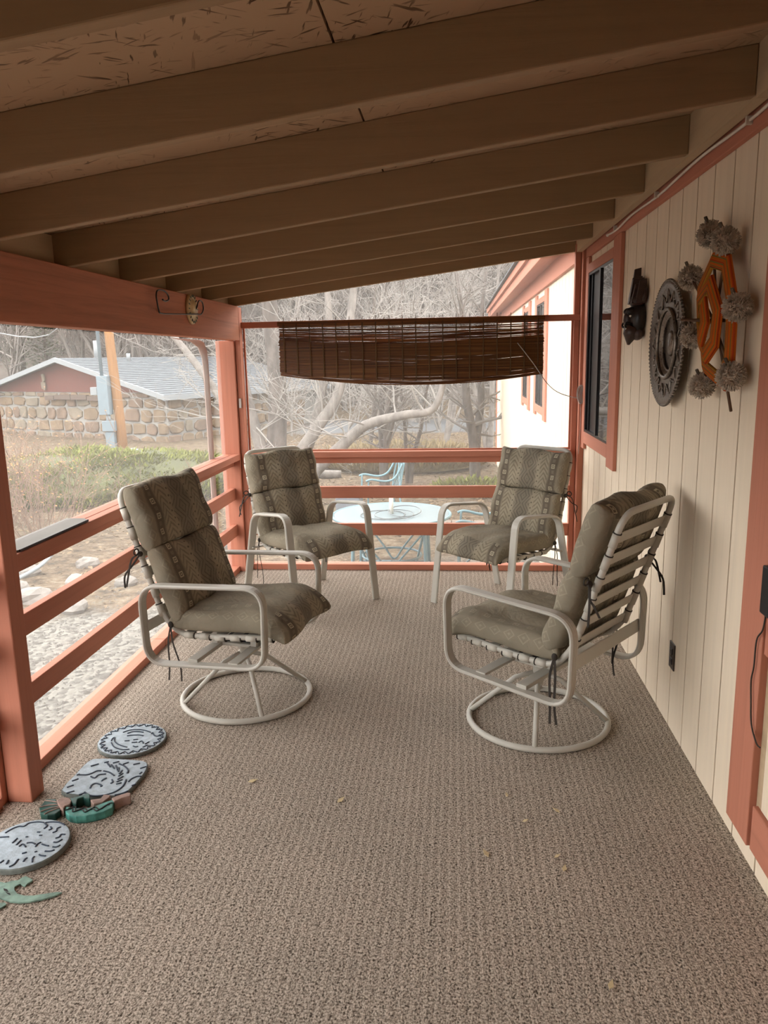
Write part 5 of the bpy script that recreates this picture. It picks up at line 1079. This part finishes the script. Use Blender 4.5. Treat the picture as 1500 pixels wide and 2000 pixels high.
slim_tree(-0.3, 21.5, 6.0, 2, 'tall thin bare tree standing at the lane edge', 55, 'bark_pale', 0.09, 0.06)
slim_tree(0.9, 20.0, 5.5, 2, 'pale bare tree rising behind the house eave', 56, 'bark_pale', 0.09, -0.1)
slim_tree(-5.7, 24.5, 5.5, 2, 'pale bare tree behind the far end of the stone house', 57, 'bark_pale', 0.08, 0.05)
slim_tree(-13.5, 33.0, 6.5, 2, 'bare tree rising over the stone house ridge near the vent pipe', 58, 'bark_dark', 0.14, 0.1)
slim_tree(-9.6, 33.5, 6.5, 3, 'bare many-stemmed tree rising over the shingle roof', 59, 'bark_dark', 0.12, -0.05)

# leafless thicket on the hillside: hundreds of stems nobody could count
protos = []
for sd in range(7):
    rr = random.Random(300 + sd); out = []
    for k in range(rr.randint(2, 3)): grow(rr, Vector((rr.uniform(-0.3, 0.3), rr.uniform(-0.3, 0.3), 0)), Vector((rr.uniform(-0.35, 0.35), rr.uniform(-0.35, 0.35), 1)).normalized(), 0.10, 4.6, 3, out, 0.55, 4, 0.04, (4, 6), 0.58, 0.013)
    m = MB()
    for pts, rs_ in out: m.tube(pts, rs_, 3, caps=False)
    protos.append((np.array([tuple(v) for v in m.v]), np.array(m.f)))
def mass(name, mat, label, spots_):
    vs, fs, o = [], [], 0; rr = random.Random(77)
    for (x, yv, s) in spots_:
        V_, F_ = protos[rr.randrange(len(protos))]; a = rr.uniform(0, 6.28); c_, s_ = math.cos(a), math.sin(a)
        w = V_ * s * np.array([1, 1, rr.uniform(0.8, 1.2)]); q = np.stack([w[:, 0] * c_ - w[:, 1] * s_ + x, w[:, 0] * s_ + w[:, 1] * c_ + yv, w[:, 2] + gz(x, yv) - 0.1], 1)
        vs.append(q); fs.append(F_ + o); o += len(q)
    V_ = np.concatenate(vs); F_ = np.concatenate(fs); me = bpy.data.meshes.new(name)
    me.vertices.add(len(V_)); me.vertices.foreach_set('co', V_.astype(np.float32).ravel()); me.loops.add(F_.size); me.loops.foreach_set('vertex_index', F_.astype(np.int32).ravel())
    me.polygons.add(len(F_)); me.polygons.foreach_set('loop_start', np.arange(0, F_.size, 4, dtype=np.int32)); me.polygons.foreach_set('loop_total', np.full(len(F_), 4, dtype=np.int32))
    me.materials.append(MATS[mat]); me.update(calc_edges=True); ob = bpy.data.objects.new(name, me); COL.objects.link(ob); stuff(tag(ob, label, 'thicket')); return ob
rr = random.Random(99); sp = []
while len(sp) < 190:
    yv = rr.uniform(34, 66); x = yv * rr.uniform(-0.66, 0.30)
    if -0.62 * yv < x < 0.25 * yv: sp.append((x, yv, rr.uniform(0.8, 1.25)))
mass('hillside_thicket', 'twig_grey', 'dense leafless grey thicket covering the hillside', sp)
sp = [(x, yv, s) for x, yv, s in [(rr.uniform(-6, 7), rr.uniform(23, 33), rr.uniform(0.35, 0.7)) for _ in range(26)]]
mass('yard_thicket', 'twig_white', 'pale brushy saplings along the lane behind the yard', sp)
sp = [(-19.5, 36, 5.0), (-23, 40, 6.0), (-16.5, 41, 4.6)]
for k, (x, yv, h) in enumerate(sp):
    t = tag(empty('evergreen_tree', (x, yv, gz(x, yv) - 0.1)), ('dull green evergreen farthest toward the picture edge over the stone house', 'taller dull green evergreen behind, up the slope', 'smaller dull green evergreen nearer the house ridge')[k], 'tree', 'evergreens over the stone house'); rr2 = random.Random(k)
    MB().tube([(0, 0, 0), (0, 0, h)], [0.16, 0.03], 8).build('trunk', 'bark_dark', t, True); m = MB()
    for i in range(2600):
        f = rr2.random() ** 0.8; rad = (1 - f) * h * 0.33 * rr2.uniform(0.3, 1.0); a = rr2.uniform(0, 6.28); p = Vector((math.cos(a) * rad, math.sin(a) * rad, h * (0.08 + 0.92 * f))); d = Vector((math.cos(a), math.sin(a), rr2.uniform(-0.2, 0.5))); s = rr2.uniform(0.15, 0.4)
        n_ = Vector((-d.y, d.x, 0)) * s * 0.18; m.add([p, p + d * s * 0.5 + n_, p + d * s, p + d * s * 0.5 - n_], [(0, 1, 2, 3)])
    stuff(m.build('foliage', 'evergreen', t))

# ------------------------------------------------------------------ patio below the far end
pt = struct(MB().box(-3.2, 0.90, 5.85, 10.9, -0.80, -0.715).build('patio', 'paver_joint'), 'tan paver patio below the far porch end')
cache = None
for i in range(13):
    for j in range(16):
        x = -3.19 + i * 0.315; yv = 5.87 + j * 0.315
        if cache is None: cache = MB().box(0, 0.30, 0, 0.30, -0.72, -0.70).mesh('paver', 'paver')
        o = bpy.data.objects.new('paver', cache); COL.objects.link(o); o.parent = pt; o.location = (x, yv, rng.uniform(-0.004, 0.004))
tb = tag(empty('patio_table', (-0.66, 7.85, -0.70)), 'round pale blue metal patio table below the far porch rail', 'table')
MB().lathe([(0.02, 0.700), (0.60, 0.700), (0.60, 0.712), (0.02, 0.712)], 48).build('table_top', 'table_top', tb)
MB().tube([(0.615 * math.cos(2 * PI * k / 48), 0.615 * math.sin(2 * PI * k / 48), 0.703) for k in range(48)], 0.016, 8, closed=True).build('rim', 'blue_metal', tb, True)
for k in range(4):
    a = PI / 4 + k * PI / 2; ca, sa = math.cos(a), math.sin(a)
    MB().tube([(0.50 * ca, 0.50 * sa, 0.69), (0.52 * ca, 0.52 * sa, 0.35), (0.54 * ca, 0.54 * sa, 0.0)], 0.019, 8).build('leg', 'blue_metal', tb, True)
    a2 = a + PI / 2; cb, sb = math.cos(a2), math.sin(a2)
    MB().tube(crspline([(0.51 * ca, 0.51 * sa, 0.60), (0.40 * (ca * 0.7 + cb * 0.3), 0.40 * (sa * 0.7 + sb * 0.3), 0.30), (0.36 * (ca + cb) * 0.5, 0.36 * (sa + sb) * 0.5, 0.16), (0.40 * (ca * 0.3 + cb * 0.7), 0.40 * (sa * 0.3 + sb * 0.7), 0.30), (0.51 * cb, 0.51 * sb, 0.60)], 5), 0.011, 7).build('arc_brace', 'blue_metal', tb, True)
    MB().tube([(0.535 * ca, 0.535 * sa, 0.10), (0.535 * cb, 0.535 * sb, 0.10)], 0.010, 7).build('stretcher', 'blue_metal', tb, True)
MB().tube([(0.31 * math.cos(2 * PI * k / 24), 0.31 * math.sin(2 * PI * k / 24), 0.27) for k in range(24)], 0.012, 6, closed=True).build('brace_ring', 'blue_metal', tb, True)
for a in (PI / 4, 3 * PI / 4): MB().tube([(0.46 * math.cos(a), 0.46 * math.sin(a), 0.06), (0, 0, 0.20), (-0.46 * math.cos(a), -0.46 * math.sin(a), 0.06)], 0.011, 6).build('cross_brace', 'blue_metal', tb, True)
wl_ = tag(empty('wire_hoops', (-0.62, 7.72, 0.016)), 'loose dark wire hoops lying on the blue patio table', 'wire')
for (x, yv, rd, t) in ((0.0, 0.0, 0.20, 0.02), (0.10, 0.10, 0.17, 0.05), (-0.12, 0.03, 0.23, 0.0)):
    MB().tube([(x + rd * math.cos(2 * PI * k / 30), yv + rd * math.sin(2 * PI * k / 30), 0.006 + t * (1 + math.sin(2 * PI * k / 30)) * 0.5) for k in range(30)], 0.005, 6, closed=True).build('hoop', 'wire_dark', wl_, True)
ub = tag(empty('umbrella_pole', (-0.66, 7.85, 0.013)), 'short white umbrella pole stub standing in the blue table', 'pole')
MB().tube([(0, 0, 0), (0, 0, 0.19)], 0.022, 12).build('pole_tube', 'umbrella_white', ub, True)
def iron_chair(x, yv, deg, label):
    t = tag(empty('iron_chair', (x, yv, -0.70), R(deg)), label, 'chair', 'pale blue iron chairs around the patio table')
    rod = lambda pts, nm, rr_=0.013: MB().tube(crspline(pts, 5) if len(pts) > 2 else pts, rr_, 7).build(nm, 'blue_metal', t, True)
    for s in (-1, 1):
        rod([(0.24, s * 0.25, 0.0), (0.23, s * 0.25, 0.42), (0.22, s * 0.26, 0.66)], 'leg'); rod([(-0.28, s * 0.23, 0.0), (-0.22, s * 0.23, 0.42)], 'leg')
        rod([(0.26, s * 0.27, 0.645), (0.18, s * 0.27, 0.665), (-0.02, s * 0.26, 0.63), (-0.16, s * 0.25, 0.68), (-0.27, s * 0.22, 0.86)], 'arm', 0.016)
        rod([(0.2, s * 0.25, 0.06), (0.0, s * 0.24, 0.20), (-0.25, s * 0.23, 0.06)], 'stretcher', 0.009)
    rod([(-0.22, -0.23, 0.42), (-0.26, -0.23, 0.7), (-0.31, -0.18, 0.90), (-0.33, 0, 0.97), (-0.31, 0.18, 0.90), (-0.26, 0.23, 0.7), (-0.22, 0.23, 0.42)], 'back_hoop', 0.014)
    for k in range(-2, 3): rod([(-0.23, k * 0.07, 0.44), (-0.27, k * 0.075, 0.65), (-0.32, k * 0.06, 0.95 - 0.015 * k * k)], 'back_rod', 0.007)
    for s in (-1, 1): rod([(-0.23, s * 0.2, 0.5), (-0.27, 0, 0.7), (-0.30, -s * 0.17, 0.88)], 'back_scroll', 0.007)
    rod([(0.23, -0.25, 0.43), (0.23, 0.25, 0.43)], 'seat_rail'); rod([(-0.22, -0.23, 0.42), (-0.22, 0.23, 0.42)], 'seat_rail')
    for k in range(9): rod([(-0.21, -0.2 + k * 0.05, 0.425), (0.22, -0.22 + k * 0.055, 0.435)], 'seat_slat', 0.008)
    return t
iron_chair(-1.05, 10.75, -163, 'pale blue iron chair standing behind the patio table, turned aside')
iron_chair(0.28, 7.95, 178, 'pale blue iron chair tucked at the house side of the patio table')
bx = tag(empty('slate_planter', (-1.42, 10.1, -0.70)), 'dark slate planter box standing beyond the patio table', 'planter')
MB().box(-0.16, 0.16, -0.15, 0.15, 0.0, 0.56).build('planter_body', 'box_slate', bx, bevel=0.008); MB().box(-0.18, 0.18, -0.17, 0.17, 0.562, 0.60).build('planter_rim', 'box_slate', bx, bevel=0.006)
lg = tag(MB().tube(crspline([(-3.3, 15.8, -0.80), (-2.9, 15.9, -0.77), (-2.4, 16.0, -0.79)], 5), [0.10] * 5 + [0.09] * 6, 10).build('fallen_log', 'bark_pale', None, True), 'pale fallen log lying in the leaf litter near the cottonwood', 'log')
bush('ground_ivy', (0.35, 13.6, -0.84), (0.75, 0.5, 0.20), 700, 'juniper_green', 'juniper_core', 'small low green ground plant near the house corner', 14)
bush('straw_grass', (-1.3, 18.2, -0.9), (2.0, 1.8, 0.30), 5000, 'straw', 'straw', 'patch of dry yellow grass beyond the slender trees', 15, -0.3, (0.15, 0.35))
